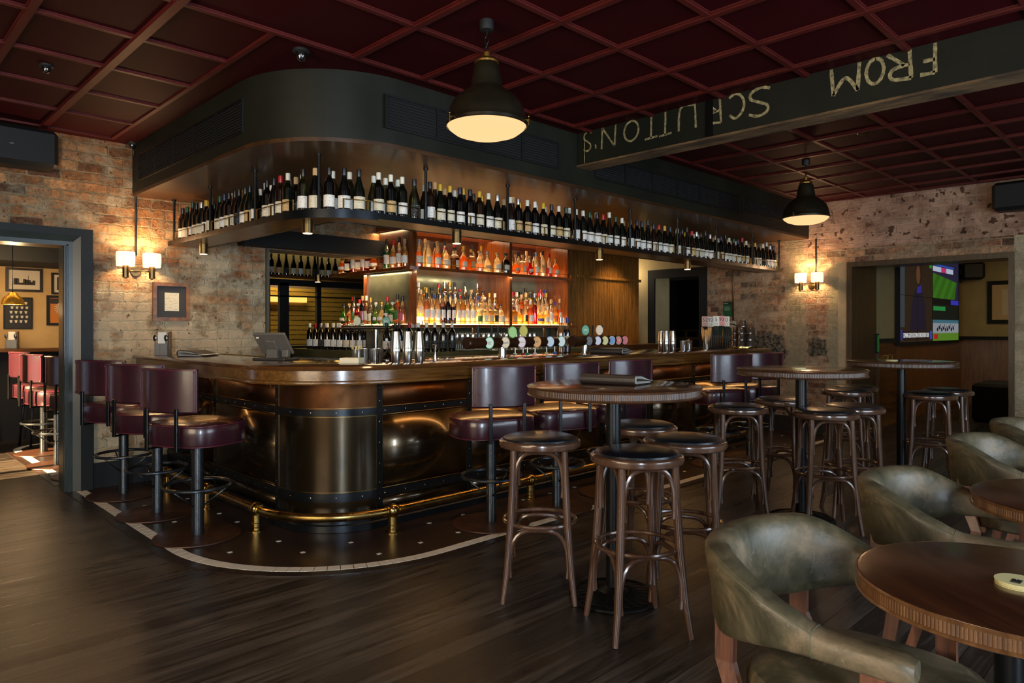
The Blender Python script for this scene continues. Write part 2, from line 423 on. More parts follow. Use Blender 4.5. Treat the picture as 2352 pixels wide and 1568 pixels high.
oak_y = wood('medium oak along', (72, 50, 28), (120, 86, 50), 'y', 0.35, 0.3)
oak_z = wood('upright oak', (74, 44, 18), (136, 88, 40), 'z', 0.35, 0.3)
mahog = wood('mahogany', (80, 36, 14), (132, 66, 26), 'x', 0.25, 0.6)
mahog_z = wood('upright mahogany', (82, 38, 14), (130, 70, 28), 'z', 0.25, 0.6)
slat_wood = wood('slatted oak', (84, 52, 18), (160, 108, 46), 'z', 0.4, 0.2, 2.2)
steel = M('blackened steel', (52, 54, 54), 0.34, 0.9, var=(38, 39, 40), scale=10, rvar=0.1)
steel_b = M('blue black steel', (46, 50, 54), 0.3, 0.85, var=(34, 37, 41), scale=8, rvar=0.08)
brass = M('aged brass', (178, 146, 82), 0.26, 1.0, var=(146, 120, 66), scale=9, rvar=0.12)
brass_d = M('dark bronze', (112, 92, 60), 0.32, 1.0)
bronze = M('patinated bronze sheet', (74, 61, 41), 0.24, 0.9, var=(54, 44, 29), scale=3.2, rvar=0.04, bump=0.02, coat=.45)
copper = M('patinated copper sheet', (92, 58, 32), 0.42, 0.95, var=(66, 42, 24), scale=3.5, rvar=0.14, bump=0.03)
stainless = M('stainless steel', (196, 194, 188), 0.26, 1.0, var=(176, 172, 166), scale=30, stretch=(1, 1, .05))
mirror = M('antique mirror', (112, 116, 98), 0.16, 0.55, var=(84, 90, 74), scale=3.5, rvar=0.08)
white_p = M('white paper', (232, 226, 210), 0.7)
rubber = M('black rubber', (20, 20, 20), 0.6)
bulb_warm = emis('warm lamp glass', (255, 196, 128), 5.0)

# ------------------------------------------------------------------ floor
def floor_mat():
    m = bpy.data.materials.new('dark floorboards'); t, b = nodes(m)
    tc = N(t, 'ShaderNodeTexCoord')
    br = N(t, 'ShaderNodeTexBrick', i_Scale=1.0); br.offset = 0.37; br.offset_frequency = 3
    br.inputs['Color1'].default_value = (0, 0, 0, 1); br.inputs['Color2'].default_value = (1, 1, 1, 1); br.inputs['Mortar'].default_value = (0, 0, 0, 1)
    br.inputs['Mortar Size'].default_value = 0.0028; br.inputs['Mortar Smooth'].default_value = 0.2
    br.inputs['Brick Width'].default_value = 2.9; br.inputs['Row Height'].default_value = 0.105
    L(t, tc.outputs['Object'], br.inputs['Vector'])
    mp = N(t, 'ShaderNodeMapping'); mp.inputs['Scale'].default_value = (0.7, 9, 1); L(t, tc.outputs['Object'], mp.inputs[0])
    nz = N(t, 'ShaderNodeTexNoise', i_Scale=3.0, i_Detail=9.0, i_Roughness=0.7, i_Distortion=0.4); L(t, mp.outputs[0], nz.inputs['Vector'])
    big = N(t, 'ShaderNodeTexNoise', i_Scale=1.1, i_Detail=5.0, i_Roughness=0.6); L(t, tc.outputs['Object'], big.inputs['Vector'])
    a = N(t, 'ShaderNodeMath', operation='MULTIPLY_ADD', i_1=0.22); L(t, br.outputs['Color'], a.inputs[0]); L(t, nz.outputs['Fac'], a.inputs[2])
    c = N(t, 'ShaderNodeMath', operation='MULTIPLY_ADD', i_1=0.35); L(t, big.outputs['Fac'], c.inputs[0]); L(t, a.outputs[0], c.inputs[2])
    r = ramp(t, [(0.5, lin((18, 15, 13))), (0.72, lin((33, 28, 24))), (0.98, lin((74, 66, 58)))]); L(t, c.outputs[0], r.inputs[0])
    mm = N(t, 'ShaderNodeMix', data_type='RGBA'); L(t, br.outputs['Fac'], mm.inputs[0]); L(t, r.outputs[0], mm.inputs[6]); mm.inputs[7].default_value = lin((20, 15, 11))
    L(t, mm.outputs[2], b.inputs['Base Color'])
    mr = N(t, 'ShaderNodeMapRange', i_1=0.35, i_2=0.7, i_3=0.26, i_4=0.5); L(t, nz.outputs['Fac'], mr.inputs[0]); L(t, mr.outputs[0], b.inputs['Roughness'])
    h = N(t, 'ShaderNodeMath', operation='MULTIPLY_ADD', i_1=-0.6); L(t, br.outputs['Fac'], h.inputs[0]); L(t, nz.outputs['Fac'], h.inputs[2])
    bp = N(t, 'ShaderNodeBump', i_Strength=0.3, i_Distance=0.006); L(t, h.outputs[0], bp.inputs['Height']); L(t, bp.outputs[0], b.inputs['Normal'])
    return m
struct(G().box(-3, -3, -0.1, 15, 11, 0).build('floor', floor_mat()))

def tile_mat():
    m = bpy.data.materials.new('small brown mosaic'); t, b = nodes(m)
    tc = N(t, 'ShaderNodeTexCoord'); br = N(t, 'ShaderNodeTexBrick', i_Scale=1.0); br.offset = 0.0
    br.inputs['Color1'].default_value = lin((40, 29, 24)); br.inputs['Color2'].default_value = lin((52, 38, 31)); br.inputs['Mortar'].default_value = lin((17, 13, 11))
    br.inputs['Mortar Size'].default_value = 0.0016; br.inputs['Brick Width'].default_value = 0.024; br.inputs['Row Height'].default_value = 0.024
    L(t, tc.outputs['Object'], br.inputs['Vector']); L(t, br.outputs['Color'], b.inputs['Base Color']); b.inputs['Roughness'].default_value = 0.3
    bp = N(t, 'ShaderNodeBump', i_Strength=0.3, i_Distance=0.002); bp.invert = True; L(t, br.outputs['Fac'], bp.inputs['Height']); L(t, bp.outputs[0], b.inputs['Normal'])
    return m
tm = tile_mat(); tb = M('border tile brown', (30, 23, 20), 0.35); tw = M('white mosaic tile', (206, 198, 182), 0.35); tg = M('grout', (20, 16, 14), 0.8)
def strip_tiles(g, o0, o1, step, gap, z0, z1, mi, ye, xe):
    # cut the outline offset band into short tiles
    def pt(o, s):
        r = BR + o
        Lr = BR + 0.69
        l1 = ye - CY; l2 = Lr * PI / 2
        if s < l1: return (BX - o, ye - s)
        if s < l1 + l2:
            a = PI + (s - l1) / Lr; return (CX + r * math.cos(a), CY + r * math.sin(a))
        return (CX + s - l1 - l2, BY - o)
    tot = (ye - CY) + (BR + 0.69) * PI / 2 + (xe - CX); n = int(tot / step)
    for i in range(n):
        a = i * step + gap / 2; b_ = (i + 1) * step - gap / 2
        g.prism([pt(o0, a), pt(o1, a), pt(o1, b_), pt(o0, b_)], z0, z1, mi)
g = G(); sweep(g, [(-0.3, 0.0005), (-0.3, 0.004), (0.80, 0.004), (0.80, 0.0005)], 6.655, 8.95, 24, 0, False)
strip_tiles(g, 0.655, 0.725, 0.072, 0.004, 0.003, 0.006, 1, 6.655, 8.95)
strip_tiles(g, 0.732, 0.795, 0.072, 0.004, 0.003, 0.0055, 2, 6.655, 8.95)
for i in range(-2, 24):
    for j in range(0, 12):
        x = 2.055 + 0.31 * i; y = 3.515 + 0.31 * j if x > 2.3 else 3.86 + 0.31 * (j - 1)
        if x < CX and y < CY: o = math.hypot(x - CX, y - CY) - BR
        else: o = max(BX - x, BY - y)
        if 0.1 < o < 0.6 and x < 8.8 and y < 6.5: g.box(x - .013, y - .011, .003, x + .013, y + .011, .006, 1)
struct(g.build('floor_mosaic', [tm, tw, tb]), 'dark brown mosaic floor band with white tile border around the bar')
# the band carries on in the room on the left and ends there in a curve
g = G(); pl = [(1.42, 7.0), (3.0, 7.0), (3.0, 9.75), (1.95, 9.75)] + [(1.95 - 0.53 * math.sin(a), 9.22 + 0.53 * math.cos(a)) for a in [PI / 2 * k / 8 for k in range(1, 9)]]
g.prism(pl[::-1], 0.0005, 0.004, 0)
for i in range(31):
    y = 7.02 + i * 0.072
    if i % 3 != 9: g.box(1.495, y, .003, 1.565, y + .068, .006, 1)
for k in range(9):
    a0 = PI / 2 * k / 9 + .02; a1 = PI / 2 * (k + 1) / 9 - .02
    g.prism([(1.95 - r * math.cos(a), 9.26 + r * math.sin(a)) for r, a in ((0.385, a0), (0.455, a0), (0.455, a1), (0.385, a1))], .003, .006, 1)
struct(g.build('floor_mosaic', [tm, tw]), 'white bordered mosaic band in the room beyond the left doorway')

# ------------------------------------------------------------------ walls
H = 2.95
YL, XR = 6.66, 9.07
g = G()
g.box(-2.8, YL, 0, -0.35, YL + .34, H); g.box(-0.35, YL, 2.05, 1.45, YL + .34, H); g.box(1.45, YL, 0, 1.8, YL + .24, H); g.box(1.8, YL, 0, 3.153, YL + .34, H)
g.box(3.153, YL, 2.145, 4.5, YL + .34, H); g.box(4.5, YL, 0, XR + .39, YL + .34, H)
struct(g.build('wall_left', brick_l))
g = G()   # right wall, cut into its different faces
g.box(XR, 6.15, 0, XR + .39, YL, H, 1); g.box(XR, 5.15, 2.20, XR + .39, 6.15, H, 1); g.box(XR, 6.03, 0, XR + .39, 6.15, 2.2, 1); g.box(XR, 5.15, 0, XR + .39, 5.27, 2.2, 1)
g.box(XR, 3.76, 0, XR + .39, 5.15, H, 0); g.box(XR, 3.33, 0, XR + .39, 3.76, 2.35, 0)
g.box(XR, 3.22, 0, XR + .39, 3.33, 2.17, 3); g.box(XR, 1.51, 2.35, XR + .39, 3.76, H, 4); g.box(XR, 1.51, 2.17, XR + .39, 3.33, 2.35, 0)
g.box(XR, -2.5, 0, XR + .39, 1.51, 2.35, 5); g.box(XR, -2.5, 2.35, XR + .39, 1.51, H, 4)
struct(g.build('wall_right', [brick_r, cream, stone, render_, brick_h, white_brick]))
# walls behind the camera, with window openings
def holed(x0, x1, y0, y1, wa, wb, za, zb, axis):
    g = G()
    if axis == 'x':
        cur = x0
        for a, b_ in zip(wa, wb):
            g.box(cur, y0, 0, a, y1, H); g.box(a, y0, 0, b_, y1, za); g.box(a, y0, zb, b_, y1, H); cur = b_
        g.box(cur, y0, 0, x1, y1, H)
    else:
        cur = y0
        for a, b_ in zip(wa, wb):
            g.box(x0, cur, 0, x1, a, H); g.box(x0, a, 0, x1, b_, za); g.box(x0, a, zb, x1, b_, H); cur = b_
        g.box(x0, cur, 0, x1, y1, H)
    return g
dim_wall = M('dim brown plaster', (74, 60, 44), 0.8)
struct(holed(-2.8, XR + .39, -2.8, -2.5, [-2.1, 2.0], [-1.0, 5.2], 0.5, 2.6, 'x').build('wall_back', dim_wall))
struct(holed(-2.8, -2.5, -2.5, YL, [0.55], [3.05], 0.7, 2.5, 'y').build('wall_near', dim_wall))
struct(G().box(-4.2, -1.5, 0, -4.0, 5.4, 7).build('sun_block_slab', dim_wall), 'added unseen slab keeping the sun out of the left window')  # slab added out of view to block the sun from this side
def win(n, x0, x1, z0, z1, y):
    g = G()
    for a in (x0, (x0 + x1) / 2, x1): g.box(a - .025, y - .05, z0, a + .025, y, z1)
    for z in (z0 + .02, z1 - .02): g.box(x0, y - .05, z - .02, x1, y, z + .02)
    struct(g.build(n, blk))
win('window_1', -2.1, -1.0, 0.5, 2.6, -2.68); win('window_2', 2.0, 5.2, 0.5, 2.6, -2.68)

# room beyond the left doorway
struct(G().box(-1.5, 10.3, 0, 3.0, 10.5, H).build('wall_far_left', tan_wall))
g = G(); g.box(-1.4, 7.0, 0, -1.2, 7.5, H); g.box(-1.4, 7.5, 0, -1.2, 9.15, .5); g.box(-1.4, 7.5, 2.69, -1.2, 9.15, H); g.box(-1.4, 9.15, 0, -1.2, 10.3, H)
struct(g.build('wall_sunny', dim_wall))
g = G(); g.box(-1.36, 7.84, .5, -1.26, 7.94, 2.69); g.box(-1.36, 7.5, .5, -1.26, 7.56, 2.69); struct(g.build('window_3', blk))
struct(G().box(2.9, 7.0, 0, 3.1, 10.4, H).build('wall_divider', dim_wall))
struct(G().box(-1.2, 9.35, 2.10, 2.9, 10.3, H).build('trim_1', near_black))
struct(G().box(-1.2, 7.0, 2.7, 2.9, 9.35, 2.8).build('ceiling_left_room', near_black))
# kitchen pass behind the service opening
struct(G().box(3.1, 10.4, 0, 9.5, 10.6, H).build('wall_kitchen', dim_wall))
struct(G().box(3.1, 7.0, 2.62, 9.5, 10.4, 2.72).build('ceiling_kitchen', near_black))
struct(G().box(7.3, 7.0, 0, 7.4, 10.4, 2.62).build('wall_kitchen_side', near_black))
# room with the screens
g = G(); g.box(XR + .39, 3.22, 0, 14.8, 3.5, 1.17, 1); g.box(9.98, 3.22, 1.17, 14.8, 3.5, 2.9, 0); g.box(9.46, 3.22, 1.17, 9.98, 3.5, 2.9, 1)
olive_wall = M('olive cream plaster', (168, 150, 104), 0.8, var=(150, 134, 92), scale=2.0)
struct(g.build('wall_screen_side', [olive_wall, oak_z]))
g = G(); g.box(14.6, -1.5, 0, 14.8, 3.22, 1.17, 1); g.box(14.6, -1.5, 1.17, 14.8, 3.22, 2.9, 0); g.box(14.56, -1.5, 1.15, 14.6, 3.22, 1.21, 2); g.box(10.0, 3.18, 1.15, 14.56, 3.22, 1.21, 2)
struct(g.build('wall_end', [olive_wall, oak_z, near_black]))
struct(G().box(XR + .39, -1.7, 0, 14.8, -1.5, 2.9).build('wall_lounge', dim_wall))
struct(G().box(XR + .39, -1.5, 2.75, 14.6, 3.22, 2.85).build('ceiling_lounge', near_black))
# dark store behind the black framed door
g = G(); g.box(9.46, 4.3, 0, 12.5, 4.4, 2.9); g.box(12.4, 4.4, 0, 12.5, 8.0, 2.9); g.box(9.46, 7.9, 0, 12.4, 8.0, 2.9); g.box(9.46, 4.4, 2.6, 12.4, 7.9, 2.7)
struct(g.build('wall_store', near_black))

# ------------------------------------------------------------------ ceiling with batten grid
struct(G().box(-2.8, -2.8, H, XR + .39, 7.0, H + .1).build('ceiling', red_ceil))
def battens(xs, ys, x0, x1, y0, y1, name):
    g = G()
    def run(ax, c, a, b_, w_, h_):
        if ax == 'y':   # runs along Y at X=c
            g.box(c - w_ / 2, a, H - h_, c + w_ / 2, b_, H + .001); g.box(c - w_ * .72, a, H - h_ * .45, c + w_ * .72, b_, H + .001)
        else:
            g.box(a, c - w_ / 2, H - h_ * .92, b_, c + w_ / 2, H + .001); g.box(a, c - w_ * .72, H - h_ * .4, b_, c + w_ * .72, H + .001)
    for x in xs: run('y', x, y0, y1, 0.036, 0.02)
    for y in ys: run('x', y, x0, x1, 0.03, 0.018)
    struct(g.build(name, red_batten))
battens([0.74, 0.245, -0.25, -0.745, -1.24, -1.735, -2.23], [-2.3, -1.7, -1.115, -0.53, 0.065, 0.655, 1.24, 1.815, 2.39, 2.97, 3.56, 4.16, 4.75, 5.34, 5.93], -2.5, 1.73, -2.5, 6.5, 'trim_2')
g = G(); g.box(1.212, -2.5, H - .028, 1.258, 6.5, H + .001); g.box(1.715, 3.56, H - .016, 1.745, 6.5, H + .001); g.box(-2.5, 6.49, H - .015, 1.74, 6.51, H + .001)
struct(g.build('trim_3', red_batten))
battens([2.225, 2.725, 3.215, 3.725, 4.215], [-2.3, -1.7, -1.115, -0.53, 0.065, 0.655, 1.24, 1.815, 2.39, 2.97, 3.56], 1.73, 4.42, -2.5, 3.56, 'trim_4')
battens([4.9, 5.42, 5.95, 6.47, 6.99, 7.51, 8.03, 8.55, 8.93], [-2.3, -1.7, -1.115, -0.53, 0.065, 0.655, 1.24, 1.815, 2.39, 2.97, 3.56], 4.62, 8.93, -2.5, 3.56, 'trim_5')

# ------------------------------------------------------------------ left doorway: dark green moulded casing
g = G()
g.box(1.43, YL - .02, 0, 1.45, YL + .25, 2.05, 0)                                  # jamb lining
g.box(1.418, YL + .0, 0, 1.43, YL + .02, 2.03, 0); g.box(1.418, YL + .05, 0, 1.43, YL + .06, 2.03, 0) 
def casing(x0, x1, z, dep0, dep1):     # one moulding step up the jamb and over the head
    g.box(x0, YL - dep1, 0, x1, YL + .001, z, 0); g.box(-0.6, YL - dep1, z - (x1 - x0), x0, YL + .001, z, 0)
casing(1.44, 1.47, 2.05 + .02, 0, .032)
k = len(g.v)
g.add([(1.47, YL - .03, 0), (1.525, YL - .055, 0), (1.525, YL, 0), (1.47, YL, 0), (1.47, YL - .03, 2.06), (1.525, YL - .055, 2.115), (1.525, YL, 2.115), (1.47, YL, 2.06)],
      [(0, 1, 5, 4), (1, 2, 6, 5), (2, 3, 7, 6), (3, 0, 4, 7), (0, 3, 2, 1), (4, 5, 6, 7)])
g.add([(-0.6, YL - .03, 2.06), (-0.6, YL - .055, 2.115), (-0.6, YL, 2.115), (-0.6, YL, 2.06), (1.47, YL - .03, 2.06), (1.525, YL - .055, 2.115), (1.525, YL, 2.115), (1.47, YL, 2.06)],
      [(0, 1, 5, 4), (1, 2, 6, 5), (2, 3, 7, 6), (3, 0, 4, 7), (0, 3, 2, 1), (4, 5, 6, 7)])
g.box(1.525, YL - .06, 0, 1.612, YL + .001, 2.172, 1); g.box(-0.6, YL - .06, 2.115, 1.525, YL + .001, 2.172, 1)
g.box(-0.35, YL - .02, 2.03, 1.45, YL + .25, 2.06, 0); g.box(-0.6, YL - .06, 0, -0.35, YL + .3, 2.115, 1)
struct(g.build('door_1', [green_paint, M('dark green flat paint', (23, 25, 24), 0.5, spec=.3)]))
struct(G().box(1.612, YL - .022, 0, 2.25, YL, 0.215).build('baseboard_left', M('blue black skirting', (22, 25, 28), 0.45, spec=.3)))
struct(G().box(XR - .025, 3.4, 0, XR, 5.1, 0.2).build('baseboard_right', blk))

# black framed door on the right wall
g = G(); x = XR - .03
g.box(x, 6.03, 0, XR + .002, 6.15, 2.24); g.box(x, 5.15, 0, XR + .002, 5.27, 2.24); g.box(x, 5.27, 2.11, XR + .002, 6.03, 2.24)
d2 = struct(g.build('door_2', near_black))
struct(G().box(XR + .38, 5.27, 2.1, XR + .40, 6.03, 2.2).build('trim_6', near_black))
# cased opening to the room with the screens
g = G(); ow = wood('opening oak', (52, 40, 24), (84, 64, 40), 'z', .4, .2)
g.box(XR - .02, 3.16, 0, XR + .40, 3.222, 2.1095); g.box(XR - .02, 1.508, 0, XR + .40, 1.56, 2.1095); g.box(XR - .02, 1.508, 2.11, XR + .40, 3.222, 2.172)
g.box(XR + .4, 3.17, 0, XR + .9, 3.222, 2.3)
struct(g.build('door_3', ow))

# ------------------------------------------------------------------ bulkhead over the bar
g = G(); sweep(g, [(.29, 2.53), (.29, H), (-.1, H), (-.1, 2.53)], YL, XR, 28, 0, True)
bh = struct(g.build('bulkhead', bulk_mat), 'dark limewashed bulkhead curving round over the bar')
pts = Lp(.287, YL, XR, 28)
g = G(); g.prism([(p[0], p[1]) for p in pts] + [(XR, YL)], 2.505, 2.53)
struct(g.build('bulkhead_soffit', soffit_wood), 'dark timber underside of the bulkhead')
def grille(axis, a0, a1, z0, z1, plane, secs):
    """louvred air grille let into the bulkhead face"""
    g = G(); t_ = 0.012
    def bx(u0, u1, v0, v1, d0, d1, mi=0):
        if axis == 'x': g.box(u0, plane - d1, v0, u1, plane - d0, v1, mi)
        else: g.box(plane - d1, u0, v0, plane - d0, u1, v1, mi)
    bx(a0, a1, z0, z1, -0.0005, 0.003, 1)
    bx(a0 - t_, a1 + t_, z0 - t_, z0, 0, .012); bx(a0 - t_, a1 + t_, z1, z1 + t_, 0, .012); bx(a0 - t_, a0, z0, z1, 0, .012); bx(a1, a1 + t_, z0, z1, 0, .012)
    n = max(6, int((z1 - z0) / .0175))
    for i in range(n):
        z = z0 + (i + .5) * (z1 - z0) / n; bx(a0, a1, z - .003, z + .003, .003, .010)
    for k in range(1, secs):
        u = a0 + (a1 - a0) * k / secs; bx(u - .006, u + .006, z0, z1, .003, .013)
    return g
for ax, a0, a1, z0, z1, pl_, sc, lb in (('y', 4.41, 6.47, 2.62, 2.82, 1.93, 5, 'black louvred air grille on the left face of the bulkhead'),
                                    ('x', 2.54, 4.17, 2.63, 2.822, 3.695, 4, 'black louvred air grille behind the nearer pendant lamp'),
                                    ('x', 4.65, 7.17, 2.63, 2.80, 3.695, 6, 'long black louvred air grille right of the painted beam'),
                                    ('x', 7.3, 8.3, 2.66, 2.80, 3.695, 3, 'short black louvred air grille nearest the right brick wall')):
    tag(grille(ax, a0, a1, z0, z1, pl_, sc).build('air_grille', [bulk_in, near_black]), lb, 'air grille', 'air grilles on the bulkhead')

# ------------------------------------------------------------------ painted beam
beam = thing('painted_beam', 'dark riveted ceiling beam with upside-down hand-painted words along its side', 'beam', (4.42, 0, 0))
bm_side = M('beam green black', (18, 19, 12), 0.65, var=(27, 28, 17), scale=2.5, bump=0.15, bscale=14, spec=.25)
bm_under = M('worn timber underside', (128, 98, 60), 0.8, var=(52, 38, 24), scale=9, bump=0.9, bscale=30, stretch=(1, .25, 1))
G().box(0, -2.5, 2.69, .16, 3.69, H).build('web', bm_side, beam)
G().box(-.008, -2.5, 2.676, .175, 3.695, 2.69).build('underside', bm_under, beam)
chalk = M('hand painted cream strokes', (176, 160, 112), 0.8, var=(90, 84, 58), scale=40, detail=3)
LET = {'F': [[(0, 0), (0, 1)], [(0, 1), (.62, .98)], [(0, .55), (.5, .53)]],
 'R': [[(.05, 0), (0, 1)], [(0, 1), (.5, .93), (.62, .75), (.5, .56), (.05, .5)], [(.2, .5), (.7, 0)]],
 'O': [[(.35, 0), (.1, .15), (0, .5), (.12, .85), (.38, 1), (.64, .85), (.74, .5), (.62, .15), (.35, 0)]],
 'M': [[(0, 0), (.05, 1)], [(.05, 1), (.42, .45), (.8, 1)], [(.8, 1), (.86, 0)]],
 'S': [[(.02, .1), (.3, 0), (.6, .12), (.62, .34), (.34, .52), (.1, .68), (.12, .9), (.4, 1), (.68, .88)]],
 'C': [[(.66, .82), (.4, 1), (.1, .8), (0, .45), (.14, .12), (.42, 0), (.68, .12)]],
 'U': [[(0, 1), (.03, .12), (.1, 0), (.62, .02), (.7, 1)]],
 'T': [[(0, .96), (.62, 1)], [(.32, 1), (.3, 0)]],
 'N': [[(0, 0), (.05, 1)], [(.05, 1), (.62, 0)], [(.62, 0), (.66, 1)]],
 "'": [[(0, 1), (.05, .78)]], 'I': [[(0, 0), (0, 1)]]}
def brush(word, name, places):
    g = G(); rnd = random.Random(len(word))
    for ch, y0, wid, hgt, thick in places:
        for st in LET[ch]:
            P_ = []
            for i in range(len(st) - 1):
                p0 = st[max(i - 1, 0)]; p1 = st[i]; p2 = st[i + 1]; p3 = st[min(i + 2, len(st) - 1)]
                for k in range(8):
                    f = k / 8; cr = [0.5 * (2 * p1[q] + (p2[q] - p0[q]) * f + (2 * p0[q] - 5 * p1[q] + 4 * p2[q] - p3[q]) * f * f + (3 * p1[q] - p0[q] - 3 * p2[q] + p3[q]) * f ** 3) for q in (0, 1)]
                    P_.append(tuple(cr))
            P_.append(st[-1])
            rows = []
            for i, (u, v) in enumerate(P_):
                a = P_[max(i - 1, 0)]; c = P_[min(i + 1, len(P_) - 1)]
                du = (c[0] - a[0]) * wid; dv = (c[1] - a[1]) * hgt; l = math.hypot(du, dv) or 1
                nx, ny = -dv / l, du / l; t_ = thick * (1.0 + .35 * rnd.random()) / 2
                U, V = u * wid, v * hgt; rows.append(((U + nx * t_, V + ny * t_), (U - nx * t_, V - ny * t_)))
            for i in range(len(rows) - 1):
                q = [rows[i][0], rows[i][1], rows[i + 1][1], rows[i + 1][0]]
                g.add([(-.0012, y0 + U, 2.945 - V) for U, V in q] + [(0.0, y0 + U, 2.945 - V) for U, V in q], [(0, 1, 2, 3), (0, 4, 5, 1), (3, 2, 6, 7), (1, 5, 6, 2), (0, 3, 7, 4)])
    o = g.build(name, chalk, beam); o['label'] = 'cream hand-painted word ' + word
brush('FROM', 'painted_word', [('F', 1.10, .12, .165, .018), ('R', 1.22, .18, .165, .018), ('O', 1.365, .13, .15, .017), ('M', 1.50, .19, .165, .018)])
brush("SCRUTTON'S", 'painted_word', [('S', 2.05, .22, .185, .016), ('C', 2.235, .16, .165, .015), ('R', 2.405, .17, .17, .013), ('U', 2.60, .2, .165, .013), ('T', 2.80, .17, .17, .013),
      ('T', 2.92, .18, .17, .013), ('O', 3.09, .18, .155, .013), ('N', 3.305, .21, .165, .013), ("'", 3.5, .1, .15, .01), ('S', 3.545, .12, .155, .011)])
G().box(-.012, 2.465, 2.69, .0, 2.52, 2.945).build('steel_strap', steel, beam)
g = G(); g.box(-.0015, 3.615, 2.70, 0, 3.622, 2.93); g.build('chalk_line', chalk, beam)
# ------------------------------------------------------------------ the bar
bar = thing('bar_counter', 'long L-shaped bar with rounded corner, riveted bronze front and polished wooden top', 'bar')
g = G(); XE = 8.0
sweep(g, [(-.36, 1.085), (-.36, 1.118), (.27, 1.118), (.285, 1.112), (.29, 1.102), (.285, 1.092), (.27, 1.085)], YL - .003, XE, 28)
g.build('worktop', M('polished brown worktop', (70, 42, 20), 0.1, var=(104, 66, 32), scale=3, stretch=(1, 1, 1), coat=1.0), bar)
oak_c = wood('fumed oak fascia', (70, 44, 18), (124, 84, 38), 'x', 0.22, 0.7, 0.8)
g = G()
sweep(g, [(.262, 1.020), (.262, 1.088), (.2, 1.088), (.2, 1.020)], YL - .003, XE, 28)
sweep(g, [(.2, .998), (.278, .998), (.286, 1.006), (.286, 1.016), (.276, 1.024), (.2, 1.024)], YL - .003, XE, 28)
g.build('fascia', oak_c, bar)
g = G(); sweep(g, [(-.36, 1.118), (-.36, 1.124), (-.33, 1.124), (-.33, 1.118)], YL - .003, XE, 12); g.build('brass_edge_strip', brass, bar)
g = G(); sweep(g, [(-.012, .03), (-.012, 1.02), (-.3, 1.02), (-.3, .03)], YL - .003, XE, 24); g.build('carcass', blk, bar)
# sheet panels: between the upright straps, three heights
UP = [('y', 6.084), ('y', 5.58), ('y', 4.525), ('x', 2.683), ('x', 3.49), ('x', 4.30), ('x', 5.11), ('x', 5.92), ('x', 6.73), ('x', 7.54)]
def seg_sweep(g, prof, a, b_, n=18, mi=0):
    """sweep only between two stations; station = ('y',v) on left run or ('x',v) on right run"""
    pth = []
    def on(o, st):
        return (BX - o, st[1]) if st[0] == 'y' else (st[1], BY - o)
    def pts(o):
        P_ = [on(o, a)]
        if a[0] == 'y' and b_[0] == 'x':
            P_.append((BX - o, CY + .03))
            for i in range(n + 1):
                an = PI + (PI / 2) * i / n; P_.append((CX + (BR + o) * math.cos(an), CY + (BR + o) * math.sin(an)))
        P_.append(on(o, b_)); return P_
    cols = [pts(o) for o, z in prof]
    g.loft([[(cols[k][j][0], cols[k][j][1], prof[k][1]) for k in range(len(prof))] for j in range(len(cols[0]))], mi, True)
ends = [('y', YL - .004)] + UP + [('x', XE)]
for i in range(len(ends) - 1):
    a, b_ = ends[i], ends[i + 1]
    for z0, z1, mt, nm in ((.815, 1.0, copper, 'upper_panel'), (.262, .772, bronze, 'front_panel'), (.115, .205, bronze, 'lower_panel')):
        g = G(); seg_sweep(g, [(-.012, z0), (0, z0), (0, z1), (-.012, z1)], a, b_); g.build(nm, mt, bar)
        # raised beading around each sheet
        def off(st, d): return (st[0], st[1] - d) if st[0] == 'y' else (st[0], st[1] + d)
        a2 = off(a, .022); c2 = off(b_, -.022)
        if a2[0] == c2[0] and ((a2[0] == 'x' and a2[1] >= c2[1]) or (a2[0] == 'y' and a2[1] <= c2[1])): continue
        if nm != 'lower_panel':
            g = G()
            for zz in (z0 + .004, z1 - .009 if nm == 'front_panel' else z1 - .006): seg_sweep(g, [(0, zz), (.004, zz), (.004, zz + .005), (0, zz + .005)], a2, c2)
            for st in (a2, c2):
                if st[0] == 'y': g.box(BX - .004, st[1] - .0025, z0 + .004, BX, st[1] + .0025, z1 - .004)
                else: g.box(st[1] - .0025, BY - .004, z0 + .004, st[1] + .0025, BY, z1 - .004)
            g.build('bead', brass_d, bar)
def rivet(g, x, y, z, nx, ny):
    r = .0042
    ux, uy = -ny, nx
    vs = [(x + ux * r * math.cos(a), y + uy * r * math.cos(a), z + r * math.sin(a)) for a in [2 * PI * k / 8 for k in range(8)]] + [(x + nx * .0035, y + ny * .0035, z)]
    g.add(vs, [(k, (k + 1) % 8, 8) for k in range(8)], 1, True)
rv = M('bright rivet', (190, 180, 160), 0.3, 1.0)
def pt_off(o, s, ye=YL):
    l1 = ye - CY; l2 = BR * PI / 2
    if s < l1: return (BX - o, ye - s, -1, 0)
    if s < l1 + l2:
        a = PI + (s - l1) / BR; return (CX + (BR + o) * math.cos(a), CY + (BR + o) * math.sin(a), math.cos(a), math.sin(a))
    return (CX + s - l1 - l2, BY - o, 0, -1)
tot = (YL - CY) + BR * PI / 2 + (XE - CX)
for z0, z1 in ((.772, .815), (.205, .262)):
    g = G(); sweep(g, [(-.01, z0), (.005, z0), (.005, z1), (-.01, z1)], YL - .003, XE, 28)
    s_ = .1
    while s_ < tot - .05: x, y, nx, ny = pt_off(.005, s_); rivet(g, x, y, (z0 + z1) / 2, nx, ny); s_ += .17
    g.build('horizontal_strap', [steel_b, rv], bar)
